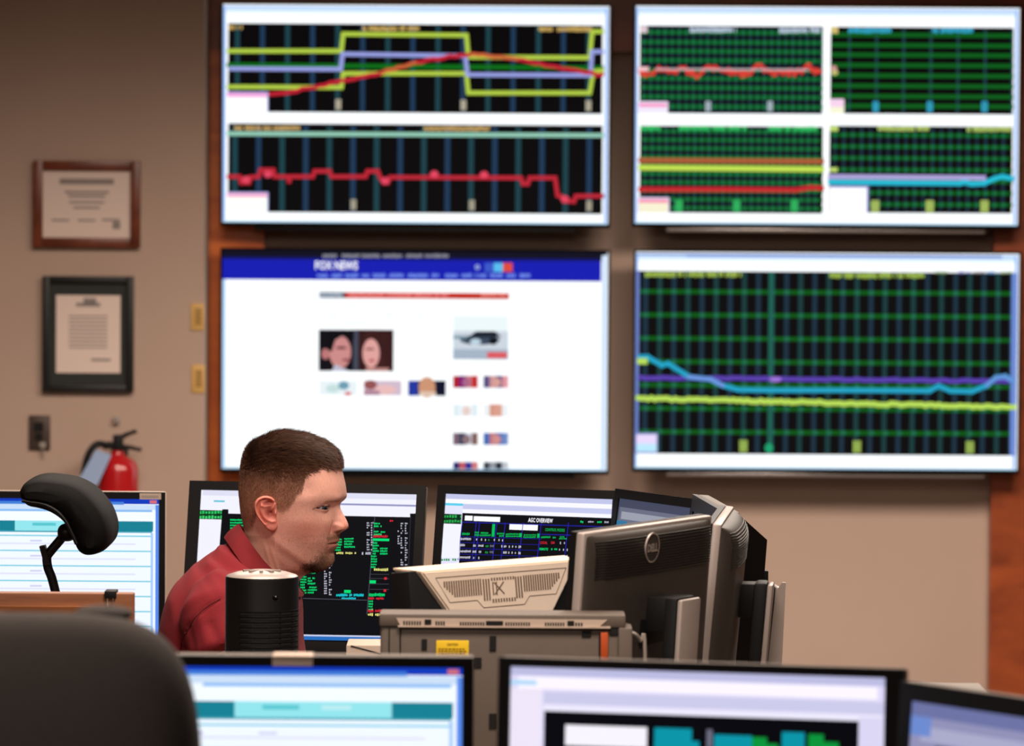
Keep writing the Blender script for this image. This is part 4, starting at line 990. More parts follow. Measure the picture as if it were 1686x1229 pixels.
#        Fx   Fy   Bx   By   w(mm) cfrac nf   nb
KR = [(500, 719, 441, 722, 33, .50, 2.0, 2.0), (528, 729, 420, 736, 53, .48, 2.0, 2.1), (547, 744, 408, 753, 66, .46, 2.1, 2.2), (557, 762, 401, 772, 73, .45, 2.2, 2.2),
      (562, 782, 398, 792, 76, .44, 2.3, 2.2), (566, 802, 397, 810, 77, .44, 2.35, 2.2), (566, 816, 398, 823, 76.5, .44, 2.35, 2.2), (560, 828, 399, 835, 75, .45, 2.3, 2.2),
      (558, 841, 400, 846, 72.5, .45, 2.3, 2.2), (558, 856, 402, 856, 70, .46, 2.25, 2.2), (557, 870, 404, 865, 67.5, .44, 2.2, 2.2), (555, 883, 405, 873, 65, .42, 2.15, 2.2),
      (553, 895, 405.5, 880, 63, .40, 2.1, 2.2), (550, 906, 406, 887, 61, .39, 2.05, 2.2), (548, 917, 405, 894, 59.5, .38, 2.0, 2.2), (545, 927, 404, 900, 58, .37, 1.95, 2.2),
      (537, 935, 402, 906, 56.5, .37, 1.9, 2.2), (523, 940, 399, 913, 55.5, .38, 1.95, 2.2), (508, 944, 395, 920, 55.5, .42, 2.0, 2.2), (497, 951, 389, 928, 57, .46, 2.1, 2.2),
      (488, 964, 380, 939, 60, .5, 2.1, 2.2), (484, 984, 366, 952, 72, .5, 2.2, 2.2), (478, 1010, 350, 975, 100, .5, 2.3, 2.3), (482, 1040, 325, 1005, 145, .5, 2.4, 2.4),
      (480, 1080, 305, 1060, 150, .5, 2.4, 2.4), (475, 1160, 300, 1150, 145, .5, 2.4, 2.4), (470, 1260, 300, 1260, 140, .5, 2.4, 2.4), (470, 1360, 300, 1360, 150, .5, 2.4, 2.4), (470, 1440, 300, 1440, 160, .5, 2.4, 2.4)]
key = np.array(KR, float)
SUB = [10 if i < 21 else 3 for i in range(len(key) - 1)]
rows = []
P_ = np.vstack([2 * key[0] - key[1], key, 2 * key[-1] - key[-2]])
for i in range(1, len(P_) - 2):
    for k in range(SUB[i - 1]):
        t_ = k / SUB[i - 1]
        rows.append(0.5 * ((2 * P_[i]) + (-P_[i - 1] + P_[i + 1]) * t_ + (2 * P_[i - 1] - 5 * P_[i] + 4 * P_[i + 1] - P_[i + 2]) * t_ ** 2 + (-P_[i - 1] + 3 * P_[i] - 3 * P_[i + 1] + P_[i + 2]) * t_ ** 3))
rows.append(key[-1]); rows = np.array(rows)
# cap rows towards the crown
cap = []
cC = np.array([(469.), (715.5)])
for k in range(1, 9):
    s = k / 9; r = rows[0].copy(); f = math.sin(s * math.pi / 2) ** .9
    r[0] = cC[0] + (rows[0][0] - cC[0]) * f; r[2] = cC[0] + (rows[0][2] - cC[0]) * f
    g = f * f; r[1] = cC[1] + (rows[0][1] - cC[1]) * g; r[3] = cC[1] + (rows[0][3] - cC[1]) * g
    r[4] = rows[0][4] * f; cap.append(r)
rows = np.vstack([np.array(cap), rows])
NT = 480; NR = len(rows)
# denser sampling towards the face
th_u = np.linspace(-1, 1, NT, endpoint=False); TH = math.pi * (0.62 * th_u + 0.38 * th_u ** 3)
ct, st_ = np.cos(TH), np.sin(TH)
Fx = lx(rows[:, 0])[:, None]; Bx = lx(rows[:, 2])[:, None]; Fy = rows[:, 1][:, None]; By = rows[:, 3][:, None]
cf = rows[:, 5][:, None]; W = rows[:, 4][:, None]; nf = rows[:, 6][:, None]; nb = rows[:, 7][:, None]
e = np.where(ct > 0, 2 / nf, 2 / nb)
cc = np.sign(ct) * np.abs(ct) ** e; ss = np.sign(st_) * np.abs(st_) ** e
frac = np.where(ct > 0, cf + (1 - cf) * cc, cf + cf * cc)
X = Bx + (Fx - Bx) * frac; Y = By + (Fy - By) * frac; L = W * ss            # px, px, mm
G = lambda a, s: np.exp(-(a / s) ** 2)
aL = np.abs(L)
front = 1 / (1 + np.exp(-(X - 515) / 6))
hd = 1 / (1 + np.exp((Y - 960) / 6))
dX = np.zeros_like(X); dL = np.zeros_like(L)
sl = np.sign(L)
# broad face forms (mm)
dX += front * 1.8 * G(aL - 22, 14) * G(Y - 818, 7)                  # brow ridge
dX += front * -7.0 * G(aL - 31, 14) * G(Y - 834, 9.5)               # sockets
dX += front * -3.0 * G(aL - 14, 6) * G(Y - 831, 6)
dX += front * 3.0 * G(aL, 22) * G(Y - 888, 13)                      # muzzle
dX += front * 2.0 * G(aL - 38, 16) * G(Y - 858, 15)                 # cheekbone
dL += sl * 1.6 * G(X - 515, 24) * G(Y - 853, 16)
dL += sl * -3.5 * G(X - 512, 20) * G(Y - 890, 14)                   # cheek hollow
dL += sl * -3.0 * G(X - 528, 14) * G(Y - 800, 14)                   # temple
jl = 884 + (X - 470) * (935 - 884) / 70.0
dL += sl * 1.8 * np.exp(-((Y - jl) / 9) ** 2) * G(X - 500, 40) * (X < 560)
dL += sl * -1.6 * np.exp(-((Y - jl - 16) / 10) ** 2) * G(X - 495, 35)
# sternomastoid cords
for (xa_, ya_, xb_, yb_) in ((452, 885, 468, 950), (463, 890, 480, 955)):
    xx = xa_ + (Y - ya_) * (xb_ - xa_) / (yb_ - ya_); dL += sl * 1.0 * G(X - xx, 3.4) * (1 / (1 + np.exp(-(Y - ya_ - 6) / 4))) * hd * (X < 520)
# nose
ev = np.interp(Y, [826, 829, 834, 840, 845, 850, 856, 861, 865, 868.5, 871.5, 874.5, 878, 881], [0, .3, 2.6, 6.8, 10.3, 13.6, 17.2, 19.6, 19.8, 17.2, 11.6, 5.2, 1.2, 0])
sv = np.interp(Y, [826, 845, 856, 862, 868, 873], [7, 8, 9.5, 11.5, 12.0, 10.5])
nose = ev * np.exp(-(aL / sv) ** 2.3)
dX += nose
dX += 9.5 * np.exp(-((aL - 13.5) / 4.8) ** 4) * np.exp(-((Y - 865.5) / 6.0) ** 4) * (X > 500)           # wings
dX += -3.0 * G(aL - 21.5, 3.0) * G(Y - 864, 8) * (X > 500)
dX += -5.5 * G(aL - 7.5, 3.2) * G(Y - 871.5, 2.0) * (X > 500)                          # nostril
dX += -1.3 * np.exp(-((aL - (22 + (Y - 868) * .35)) / 3.0) ** 2) * G(Y - 880, 10) * (X > 500)    # nasolabial fold
# lips
lw = 1 / (1 + np.exp((aL - 23) / 1.4))
my = 891.5 + aL * .05
dX += lw * (X > 500) * (2.3 * G(Y - my + 4.2, 2.6) * np.exp(-(aL / 20) ** 4) - 3.6 * G(Y - my, 1.15) + 2.4 * G(Y - my - 5.2, 3.2) * np.exp(-(aL / 19) ** 4))
dX += (X > 500) * (-.8 * G(aL, 2.5) * G(Y - 881, 4))
dX += (X > 500) * (-2.6 * G(aL, 18) * G(Y - 907, 4.5) + 3.2 * G(aL, 15) * G(Y - 921, 8))
X = X + dX * .9
wing = np.exp(-((X - 559) / 9) ** 4) * np.exp(-((Y - 865) / 6.5) ** 4) * np.exp(-((aL - 12.5) / 5.5) ** 4)
L = L + dL + sl * 3.2 * wing
# eyes: lids follow the eyeball, opening recessed
EYX, EYL, EYY = 542.5, 32.0, 832.0          # eyeball centre (local px / mm)
R_E = 13.6
um, lm, vm = (X - EYX) / .9, (np.abs(L) - EYL), (Y - EYY) / .9
reg = (X > 505) & (np.abs(lm) < 22) & (np.abs(vm) < 15)
rr = np.sqrt(um ** 2 + lm ** 2 + vm ** 2)
fr_ = reg & (um > -5)
tar = 14.8 + .5 * np.exp(-((vm + 5.5) / 1.6) ** 2)
need = fr_ & (rr < tar)
s_ = np.where(need, tar / np.maximum(rr, .1), 1)
um2, lm2, vm2 = um * s_, lm * s_, vm * s_
AZ = np.degrees(np.arctan2(lm2, um2)); el_ = np.clip(1 - ((AZ - 32) / 62) ** 2, 0, 1) ** .6; hh_up = 3.1 * el_; hh_dn = 3.5 * el_
opn = fr_ & (vm2 > -hh_up) & (vm2 < hh_dn)
r2 = np.sqrt(um2 ** 2 + lm2 ** 2 + vm2 ** 2)
s2 = np.where(opn, 12.2 / np.maximum(r2, .1), 1)
um2, lm2, vm2 = um2 * s2, lm2 * s2, vm2 * s2
crease = fr_ & (vm2 < 0)
um2 = um2 - np.where(crease, 1.3 * np.exp(-((vm2 + 7.6) / 1.0) ** 2) * np.exp(-(lm2 / 14) ** 4), 0)
X = np.where(reg, EYX + um2 * .9, X); L = np.where(reg, np.sign(L + 1e-9) * (EYL + lm2), L); Y = np.where(reg, EYY + vm2 * .9, Y)
V = np.stack([(X - 470) / K, -L / 1000, (845 - Y) / K], -1).reshape(-1, 3)
Vr = rot(V)
# photo-like coordinates of every vertex as seen on the near side (for hair borders and skin tones)
Xp = 470 + (V[:, 0] * cYw - np.abs(V[:, 1]) * sYw) * K; Yp = 845 - V[:, 2] * K; Lm = np.abs(V[:, 1]) * 1000
idx = np.arange(NR * NT).reshape(NR, NT)
F = []
a = idx[:-1]; b = idx[1:]
quads = np.stack([a, np.roll(a, -1, 1), np.roll(b, -1, 1), b], -1).reshape(-1, 4)
F = [tuple(q[::-1]) for q in quads.tolist()]
F.append(tuple(idx[0].tolist())); F.append(tuple(idx[-1][::-1].tolist()))
Vh = Vr.copy(); Vh[:, 2] += ORG.z
# hair border seen from the side: y of the lower edge of the hair as a function of x (photo px)
def hair_w(Xq, Yq, Lq):
    yb_ = np.interp(Xq, [390, 400, 410, 418, 424, 432, 440, 452, 458, 468, 478, 486, 492, 500, 506, 530, 545, 558, 566, 600], [866, 868, 874, 868, 850, 822, 815, 820, 836, 840, 834, 822, 812, 806, 780, 765, 768, 768, 768, 768])
    return 1 / (1 + np.exp((Yq - yb_) / 2.2))
hw = hair_w(Xp, Yp, Lm)
def blend(c, c2, w_): return c * (1 - w_[:, None]) + np.array(lin(c2))[None] * w_[:, None]
col_ = np.tile(np.array(lin((234, 176, 160))), (len(V), 1))
rs = np.random.RandomState(3)
g2 = lambda x0, y0, sx, sy: np.exp(-((Xp - x0) / sx) ** 2 - ((Yp - y0) / sy) ** 2)
col_ = blend(col_, (206, 118, 100), .5 * np.clip(g2(512, 868, 26, 18) + g2(568, 863, 12, 9) + g2(545, 868, 8, 8) * 1.0, 0, 1))
col_ = blend(col_, (222, 168, 146), .5 * np.clip(g2(530, 795, 30, 20), 0, 1))
col_ = blend(col_, (150, 100, 84), .42 * np.clip(np.exp(-(np.maximum(0, 893 - Yp + (545 - Xp) * .16) / 10) ** 2) * (Yp > 850) * (Yp < 945) * (Xp > 455), 0, 1))     # shaved beard area
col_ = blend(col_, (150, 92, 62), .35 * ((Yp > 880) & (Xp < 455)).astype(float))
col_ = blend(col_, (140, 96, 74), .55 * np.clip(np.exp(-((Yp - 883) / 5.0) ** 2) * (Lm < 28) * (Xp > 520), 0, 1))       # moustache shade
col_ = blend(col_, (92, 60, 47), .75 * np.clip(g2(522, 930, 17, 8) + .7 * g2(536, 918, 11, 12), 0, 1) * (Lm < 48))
lipm = np.clip(np.exp(-((Yp - 896) / 4.2) ** 4) + .8 * np.exp(-((Yp - 888.5) / 2.6) ** 4), 0, 1) * (Lm < 22) * (Xp > 520)
col_ = blend(col_, (176, 98, 90), .55 * lipm)
col_ = blend(col_, (104, 50, 46), .8 * np.exp(-((Yp - 892) / .9) ** 2) * (Lm < 23) * (Xp > 520))
col_ = blend(col_, (70, 38, 34), .8 * (np.exp(-((Yp - 872) / 2.0) ** 2) * (np.abs(Lm - 7.5) < 3.5) * (Xp > 540)))  # nostrils painted dark in place of the shade inside them
browm = np.exp(-((Yp - (821.5 + (545 - Xp) * -.02 + np.maximum(0, 528 - Xp) * .25)) / 1.8) ** 2) * (Lm > 9) * (Lm < 46) * (Xp > 510)
col_ = blend(col_, (122, 78, 58), .55 * browm)
lid = np.exp(-((np.sqrt((Xp - 533) ** 2 / 4.5 + (Yp - 832) ** 2) - 5.5) / 2.2) ** 2)
col_ = blend(col_, (150, 92, 86), .35 * lid * (Xp > 505) * (Xp < 556))
lash_shade = np.exp(-((Yp - (828.0 + np.abs(Xp - 534) * .12 + np.maximum(0, 528 - Xp) * .35)) / .9) ** 2) * (Xp > 517) * (Xp < 546) * (Lm > 14)
col_ = blend(col_, (60, 34, 32), .8 * lash_shade)  # lash line, with lid-crease shading painted on towards its outer corner
opf = opn.reshape(-1); col_[opf] = np.array(lin((90, 44, 40)))
fade = np.clip((Yp - 740) / 110, 0, 1)
hair_base = np.array(lin((66, 42, 32)))[None] * (1 - fade[:, None]) + np.array(lin((168, 116, 92)))[None] * fade[:, None]
col_ = col_ * (1 - hw[:, None] * .88) + hair_base * hw[:, None] * .88
alar_shade = np.exp(-((Lm - 19.5) / 2.4) ** 2) * np.exp(-((Yp - 865) / 7) ** 2) * (Xp > 525)
col_ = blend(col_, (150, 84, 74), .55 * alar_shade)  # darker colour stands in for shade in the groove behind the wing
n_ = rs.rand(NR // 2 + 1, NT // 2 + 1).repeat(2, 0).repeat(2, 1)[:NR, :NT].reshape(-1); col_ *= (0.93 + .14 * n_)[:, None]

# ---- ear
def ear_mesh():
    outl = [(455, 828), (451, 820.5), (446, 816.5), (439, 814.5), (431, 815.2), (424, 819), (419.7, 825), (418.6, 832), (419.8, 840), (423.5, 848), (429.5, 856), (435.5, 863.5), (441, 869.5), (447.5, 872.3), (453, 870.5), (456, 864.5), (455.3, 857), (454.5, 850), (455, 843), (455.5, 835)]
    o = np.array(spline([np.array(p, float) for p in outl + [outl[0]]], 6)[:-1])
    c0 = np.array([441.5, 842.0]); n = len(o); m = 34; pts = []; 
    def ridge(x, y, pl, s):
        d2 = np.full(x.shape, 1e9)
        for p, q in zip(pl, pl[1:]):
            p = np.array(p, float); q = np.array(q, float); dd = q - p; t_ = np.clip(((x - p[0]) * dd[0] + (y - p[1]) * dd[1]) / (dd @ dd), 0, 1)
            d2 = np.minimum(d2, (x - p[0] - t_ * dd[0]) ** 2 + (y - p[1] - t_ * dd[1]) ** 2)
        return np.exp(-d2 / s ** 2)
    S_ = np.linspace(0, 1, m + 1)[1:]
    xy = np.concatenate([[c0]] + [c0 + (o - c0) * s for s in S_]); x, y = xy[:, 0], xy[:, 1]
    h = 6.8 + np.clip((455 - x) / 37, 0, 1) * 7.5            # mm, flare of the plate
    ins = [tuple(c0 + (np.array(p) - c0) * .90) for p in outl]
    h += 3.4 * ridge(x, y, ins[1:12], 2.0)                   # helix
    h += 2.8 * ridge(x, y, [(452, 828), (450, 833.5), (446, 838.5)], 2.2)
    h += 2.6 * ridge(x, y, [(431, 829), (430.5, 838), (434, 848), (440, 853.5), (447, 857)], 2.5)   # antihelix
    h += 1.8 * ridge(x, y, [(431, 831), (436, 832.5), (445, 830.5)], 1.7) + 1.2 * ridge(x, y, [(430.5, 831), (431, 824)], 2.2)
    h -= 7.8 * np.exp(-(((x - 444) / 5.4) ** 2 + ((y - 843) / 7.2) ** 2))      # concha
    h -= 6.0 * np.exp(-(((x - 443) / 4.6) ** 2 + ((y - 825.5) / 3.4) ** 2))    # upper hollow
    h -= 3.4 * ridge(x, y, [(436, 820), (428, 823), (424.5, 832), (426, 842), (431.5, 852), (437, 858)], 1.6)
    h += 3.6 * np.exp(-(((x - 453.5) / 2.6) ** 2 + ((y - 843.5) / 4.2) ** 2))  # tragus
    h += 2.6 * np.exp(-(((x - 451) / 3.0) ** 2 + ((y - 856.5) / 2.6) ** 2)); h += 1.6 * np.exp(-(((x - 447.5) / 5) ** 2 + ((y - 866) / 5) ** 2))
    sr = np.concatenate([[0], np.repeat(S_, n)]); h -= 3.0 * np.clip((sr - .93) / .07, 0, 1) ** 2
    pts = np.stack([x, y, h], 1)
    sk1 = np.stack([o[:, 0] * .97 + c0[0] * .03, o[:, 1] * .97 + c0[1] * .03, h[-n:] - 3.2], 1)
    sk2 = np.stack([o[:, 0] * .80 + 449 * .20, o[:, 1] * .80 + c0[1] * .2, np.full(n, -4.0)], 1)
    pts = np.vstack([pts, sk1, sk2]); fs = []
    for j in range(n): fs.append((0, 1 + j, 1 + (j + 1) % n))
    for i in range(m + 1):
        for j in range(n): a0 = 1 + i * n + j; a1 = 1 + i * n + (j + 1) % n; fs.append((a0, a0 + n, a1 + n, a1))
    fs.append(tuple(1 + (m + 2) * n + j - n + 0 for j in range(n)))
    return pts, fs
ep, ef = ear_mesh()
# surface depth of the head where the ear joins
selm = (np.abs(470 + Vr[:, 0] * K - 456) < 3) & (np.abs(Yp - 845) < 4) & (Vr[:, 1] < 0)
y0 = Vr[selm, 1].min()
ep = ep + np.array([3.8, -2.6, 0]); ev_ = np.stack([(ep[:, 0] - 470) / K, y0 + .0035 - ep[:, 2] / 1000, (845 - ep[:, 1]) / K], 1)
ev_l = unrot(ev_); ev_m = ev_l.copy(); ev_m[:, 1] *= -1; ev_m = rot(ev_m)
ecol = np.tile(np.array(lin((214, 130, 114))), (len(ep), 1))
def eb(c2, w_):
    global ecol
    ecol = ecol * (1 - w_[:, None]) + np.array(lin(c2))[None] * w_[:, None]
eb((150, 62, 58), .7 * np.clip((np.exp(-(((ep[:, 0] - 447) / 7) ** 2 + ((ep[:, 1] - 840) / 9) ** 2)) + np.exp(-(((ep[:, 0] - 444) / 8) ** 2 + ((ep[:, 1] - 822) / 5) ** 2))), 0, 1))  # hollows redder, and painted darker in place of the shade inside them
base = len(Vh); allv = [Vh]; allf = list(F); allc = [col_]
for evx, flip in ((ev_, False), (ev_m, True)):
    q = evx.copy(); q[:, 2] += ORG.z; allv.append(q); allc.append(ecol)
    for f in ef: allf.append(tuple((i + base) for i in (f[::-1] if not flip else f)))
    base += len(q)

# ---- limbs, grown from a skeleton with a skin modifier
def skin_mesh(chains):
    """chains: lists of (x,y,z,r); the first point of later chains may repeat an earlier one"""
    vs, rs_, es = [], [], []
    def vid(p):
        for i, q in enumerate(vs):
            if (Vector(q) - Vector(p[:3])).length < 1e-5: return i
        vs.append(p[:3]); rs_.append(p[3]); return len(vs) - 1
    for ch in chains:
        ids = [vid(p) for p in ch]
        es += list(zip(ids, ids[1:]))
    me = bpy.data.meshes.new('sk'); me.from_pydata(vs, es, []); me.update()
    o = bpy.data.objects.new('sk', me); C.objects.link(o)
    o.modifiers.new('s', 'SKIN'); sub = o.modifiers.new('u', 'SUBSURF'); sub.levels = 2; sub.render_levels = 2
    for i, r in enumerate(rs_): me.skin_vertices[0].data[i].radius = (r, r); me.skin_vertices[0].data[i].use_root = (i == 0)
    dg = bpy.context.evaluated_depsgraph_get(); dg.update(); ev = o.evaluated_get(dg); m2 = ev.to_mesh()
    v = np.array([tuple(p.co) for p in m2.vertices]); f = [tuple(p.vertices) for p in m2.polygons]
    ev.to_mesh_clear(); bpy.data.objects.remove(o); bpy.data.meshes.remove(me)
    return v, f
def pp(px, py, dy): return ((px - 470) / K, dy, ORG.z + (845 - py) / K)
def hand(wr, dirx, sgn):
    """palm, four fingers and a thumb resting on the desk, fingers towards +x"""
    x, y, z = wr; chs = [[(x, y, z, .026), (x + .035, y, z - .004, .036), (x + .075, y, z - .008, .038)]]
    for k, (ln, off) in enumerate(((.072, -.032), (.08, -.011), (.074, .011), (.058, .031))):
        yy = y + off * sgn
        chs.append([(x + .075, y, z - .008, .038), (x + .088, yy, z - .004, .0105), (x + .088 + ln * .5, yy * 1.0 + off * .1, z - .002, .0092), (x + .088 + ln * .8, yy + off * .15, z - .013, .0082), (x + .088 + ln, yy + off * .15, z - .024, .007)])
    chs.append([(x + .035, y, z - .004, .036), (x + .052, y - .038 * sgn, z - .010, .0125), (x + .082, y - .052 * sgn, z - .016, .0108), (x + .104, y - .052 * sgn, z - .022, .009)])
    return chs
wz_ = DZ + .035
parts = []
for sgn in (-1, 1):
    sh = pp(372, 985, sgn * .155); el = (pp(400, 0, 0)[0] + .0, sgn * .25, .86); wr = (pp(590, 0, 0)[0], sgn * .17 - .02, wz_ + .02)
    ch = [[(*sh, .052), ((sh[0] + el[0]) / 2, (sh[1] + el[1]) / 2, (sh[2] + el[2]) / 2, .048), (*el, .040), ((el[0] + wr[0]) / 2, (el[1] + wr[1]) / 2, (el[2] + wr[2]) / 2, .037), (*wr, .026)]]
    ch += hand(wr, 1, sgn); parts.append(skin_mesh(ch))
hipz = .52; hx = pp(375, 0, 0)[0]
for sgn in (-1, 1):
    parts.append(skin_mesh([[(hx, sgn * .09, hipz + .02, .085), (hx + .22, sgn * .12, hipz + .02, .08), (hx + .44, sgn * .14, hipz, .06), (hx + .45, sgn * .14, .30, .052), (hx + .43, sgn * .14, .12, .038), (hx + .44, sgn * .14, .07, .04), (hx + .60, sgn * .15, .045, .03)]]))
skc = np.array(lin((206, 148, 126)))
for v, f in parts:
    allv.append(v); allc.append(np.tile(skc, (len(v), 1)))
    allf += [tuple(i + base for i in q) for q in f]; base += len(v)
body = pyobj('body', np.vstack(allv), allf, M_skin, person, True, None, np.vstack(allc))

# ---- eyeballs
def eyeball(side):
    n, m = 40, 28; v, f, c = [], [], []
    gz = Vector((1, -.62, -.08)).normalized()
    for i in range(m + 1):
        ph = math.pi * i / m
        for j in range(n):
            a = 2 * math.pi * j / n; v.append(Vector((math.cos(ph), math.sin(ph) * math.cos(a), math.sin(ph) * math.sin(a))))
    q = Vector((1, 0, 0)).rotation_difference(gz)
    cols = []
    for p in v:
        ang = math.degrees(math.acos(max(-1, min(1, p.x))))
        cols.append(lin((12, 10, 10)) if ang < 11 else lin((62, 70, 78)) if ang < 25 else lin((52, 50, 52)) if ang < 29 else lin((172, 154, 150)))
    for i in range(m):
        for j in range(n): f.append((i * n + j, i * n + (j + 1) % n, (i + 1) * n + (j + 1) % n, (i + 1) * n + j))
    cen = rot(np.array([[(EYX - 470) / K, -side * EYL / 1000, (845 - EYY) / K]]))[0]
    vv_ = np.array([tuple((q @ p) * .0136) for p in v]); vv_ = rot(vv_) + cen; vv_[:, 2] += ORG.z
    return pyobj('eye', vv_, f, M_eye, person, True, None, np.array(cols))
M_eye = attr_mat('eye', rough=0.08, spec=0.6)
eyeball(1); eyeball(-1)

# ---- hair and beard strands
nrm_me = body.data; nrm = np.zeros(len(nrm_me.vertices) * 3); nrm_me.vertices.foreach_get('normal', nrm); nrm = nrm.reshape(-1, 3)[:len(Vh)]
outw = Vh - np.array([0.0, 0, ORG.z + .02]); flipm = (np.einsum('ij,ij->i', nrm[:NT * 100], outw[:NT * 100]) < 0).mean() > .5
if flipm: nrm = -nrm
qa = np.array(quads)
def area_q(q): 
    p = Vh[q]; return np.linalg.norm(np.cross(p[:, 2] - p[:, 0], p[:, 3] - p[:, 1]), axis=1) * .5
AQ = area_q(qa)
def strands(name, count, weight, dirf, lenf, colf, rad, parent, seed):
    r = np.random.RandomState(seed)
    wq = AQ * weight[qa].mean(1); wq = wq / wq.sum()
    fi = r.choice(len(qa), count, p=wq); a = r.rand(count)[:, None]; b = r.rand(count)[:, None]
    def itp(A): 
        q = A[qa[fi]]
        if q.ndim == 2: q = q[..., None]
        return (q[:, 0] * (1 - a) * (1 - b) + q[:, 1] * a * (1 - b) + q[:, 2] * a * b + q[:, 3] * (1 - a) * b)
    P0 = itp(Vh); N = itp(nrm); N /= np.linalg.norm(N, axis=1)[:, None]; XP = itp(Xp)[:, 0]; YP = itp(Yp)[:, 0]; LP = itp(Lm)[:, 0]
    D = dirf(P0, N, XP, YP, LP, r); LN = lenf(XP, YP, LP, r) / K; CC = colf(XP, YP, LP, r)
    D = D / np.linalg.norm(D, axis=1)[:, None]
    T1 = np.cross(D, N); T1 /= (np.linalg.norm(T1, axis=1)[:, None] + 1e-9); T2 = np.cross(D, T1)
    segs = 3; vs = []; 
    for s in range(segs):
        t_ = s / segs
        cpos = P0 + D * (LN * t_)[:, None] - N * (LN * .25 * t_ * t_)[:, None] - N * .0006 * (s == 0)
        rr_ = rad * (1 - .55 * t_)
        for k in range(3):
            an = 2 * math.pi * k / 3; vs.append(cpos + T1 * math.cos(an) * rr_ + T2 * math.sin(an) * rr_)
    vs.append(P0 + D * LN[:, None] - N * (LN * .25)[:, None])
    V_ = np.stack(vs, 1).reshape(-1, 3); nv = segs * 3 + 1
    fpat = []
    for s in range(segs - 1):
        for k in range(3): fpat.append((s * 3 + k, s * 3 + (k + 1) % 3, (s + 1) * 3 + (k + 1) % 3, (s + 1) * 3 + k))
    for k in range(3): fpat.append(((segs - 1) * 3 + k, (segs - 1) * 3 + (k + 1) % 3, nv - 1))
    F_ = []
    for i in range(count):
        o = i * nv; F_ += [tuple(o + j for j in p) for p in fpat]
    return pyobj(name, V_, F_, M_hair, parent, True, None, np.repeat(CC, nv, 0))
fwd = rot(np.array([[1., 0, 0]]))[0]
def hdir(P0, N, XP, YP, LP, r):
    sp_ = np.clip((425 - XP) / 25, 0, 1); side = np.clip((YP - 765) / 25, 0, 1)
    base_ = fwd[None] * (1 - side[:, None]) * (1 - .85 * sp_[:, None]) + np.array([[.05, 0, -1.0]]) * side[:, None] + np.array([[0, 0, .35]]) * sp_[:, None]
    base_ = base_ - N * np.einsum('ij,ij->i', base_, N)[:, None]
    lift = np.where(YP < 770, .42 + .6 * sp_, .32)
    clump = np.stack([np.sin(P0[:, 1] * 900 + P0[:, 2] * 300), np.sin(P0[:, 1] * 650 + 2), np.sin(P0[:, 2] * 800 + P0[:, 1] * 500)], 1) * .10
    return base_ + N * lift[:, None] + r.normal(0, .13, (len(N), 3)) + clump * 1.6
def hlen(XP, YP, LP, r):
    top = np.interp(YP, [705, 738, 752, 766, 785, 815, 845], [25, 22, 16, 8.5, 4.0, 2.6, 1.8])
    bk = np.interp(XP, [395, 405, 420, 440], [.6, .8, .9, 1]); return top * bk * r.uniform(.65, 1.15, len(XP))
def hcol(XP, YP, LP, r):
    f = np.clip((YP - 745) / 75, 0, 1)[:, None]; c = np.array(lin((66, 42, 31)))[None] * (1 - f) + np.array(lin((146, 100, 76)))[None] * f
    cl = .5 + .5 * np.sin(LP * .9 + 1.7 * np.sin(XP * .045) + YP * .35) * np.sin(LP * .37 + 2 + YP * .21)
    am = np.clip((775 - YP) / 25, 0, 1); c = c * (1 - am * .4 + am * .9 * cl)[:, None]
    return c * r.uniform(.5, 1.6, len(XP))[:, None]
hmask = hair_w(Xp, Yp, Lm) ** 2 * (Yp < 880)
dens = hmask * np.interp(Yp, [705, 760, 790, 840, 870], [1.6, 1.5, 1.0, .8, .4])
hair = strands('hair', 72000, dens, hdir, hlen, hcol, .00038, person, 1)
bmask = np.clip(1.5 * g2(520, 931, 16, 7) + .7 * g2(536, 920, 12, 11) + .9 * np.exp(-((Yp - 882) / 4.5) ** 2) * (Lm < 27) * (Xp > 535) + .35 * g2(541, 900, 4, 9), 0, 1.3) * (Xp > 496) * (Yp > 874) * (Yp < 944)
bmask = bmask * (1 - .9 * lipm)
def bdir(P0, N, XP, YP, LP, r):
    b_ = np.array([[.25, 0, -1.]]) + N * .55; return b_ + r.normal(0, .16, (len(N), 3))
def bcol(XP, YP, LP, r):
    f = np.clip((XP - 518) / 34, 0, 1)[:, None]; c = np.array(lin((44, 28, 22)))[None] * (1 - f) + np.array(lin((150, 106, 80)))[None] * f
    return c * r.uniform(.6, 1.4, len(XP))[:, None]
strands('beard', 6500, bmask + 1e-9, bdir, lambda XP, YP, LP, r: np.where(YP > 905, 3.2, 2.4) * r.uniform(.5, 1.1, len(XP)), bcol, .00022, person, 2)
stub = np.clip((Yp - 862) / 25, 0, 1) * (Yp < 948) * (Xp > 462) * (Xp < 562) * (Yp > 872 + (550 - Xp) * .10) * (1 - lipm)
strands('stubble', 9000, stub + 1e-9, bdir, lambda XP, YP, LP, r: 1.3 * r.uniform(.5, 1.1, len(XP)), lambda XP, YP, LP, r: np.array(lin((140, 96, 76)))[None] * r.uniform(.6, 1.3, len(XP))[:, None], .00018, person, 4)
strands('eyebrow', 420, browm * (Lm > 11) + 1e-9, lambda P0, N, XP, YP, LP, r: -fwd[None] * .8 + N * .3 + np.array([[0, 0, .1]]) + r.normal(0, .15, (len(N), 3)), lambda XP, YP, LP, r: 3.6 * r.uniform(.6, 1, len(XP)), lambda XP, YP, LP, r: np.array(lin((122, 82, 60)))[None] * r.uniform(.7, 1.3, len(XP))[:, None], .00026, person, 3)

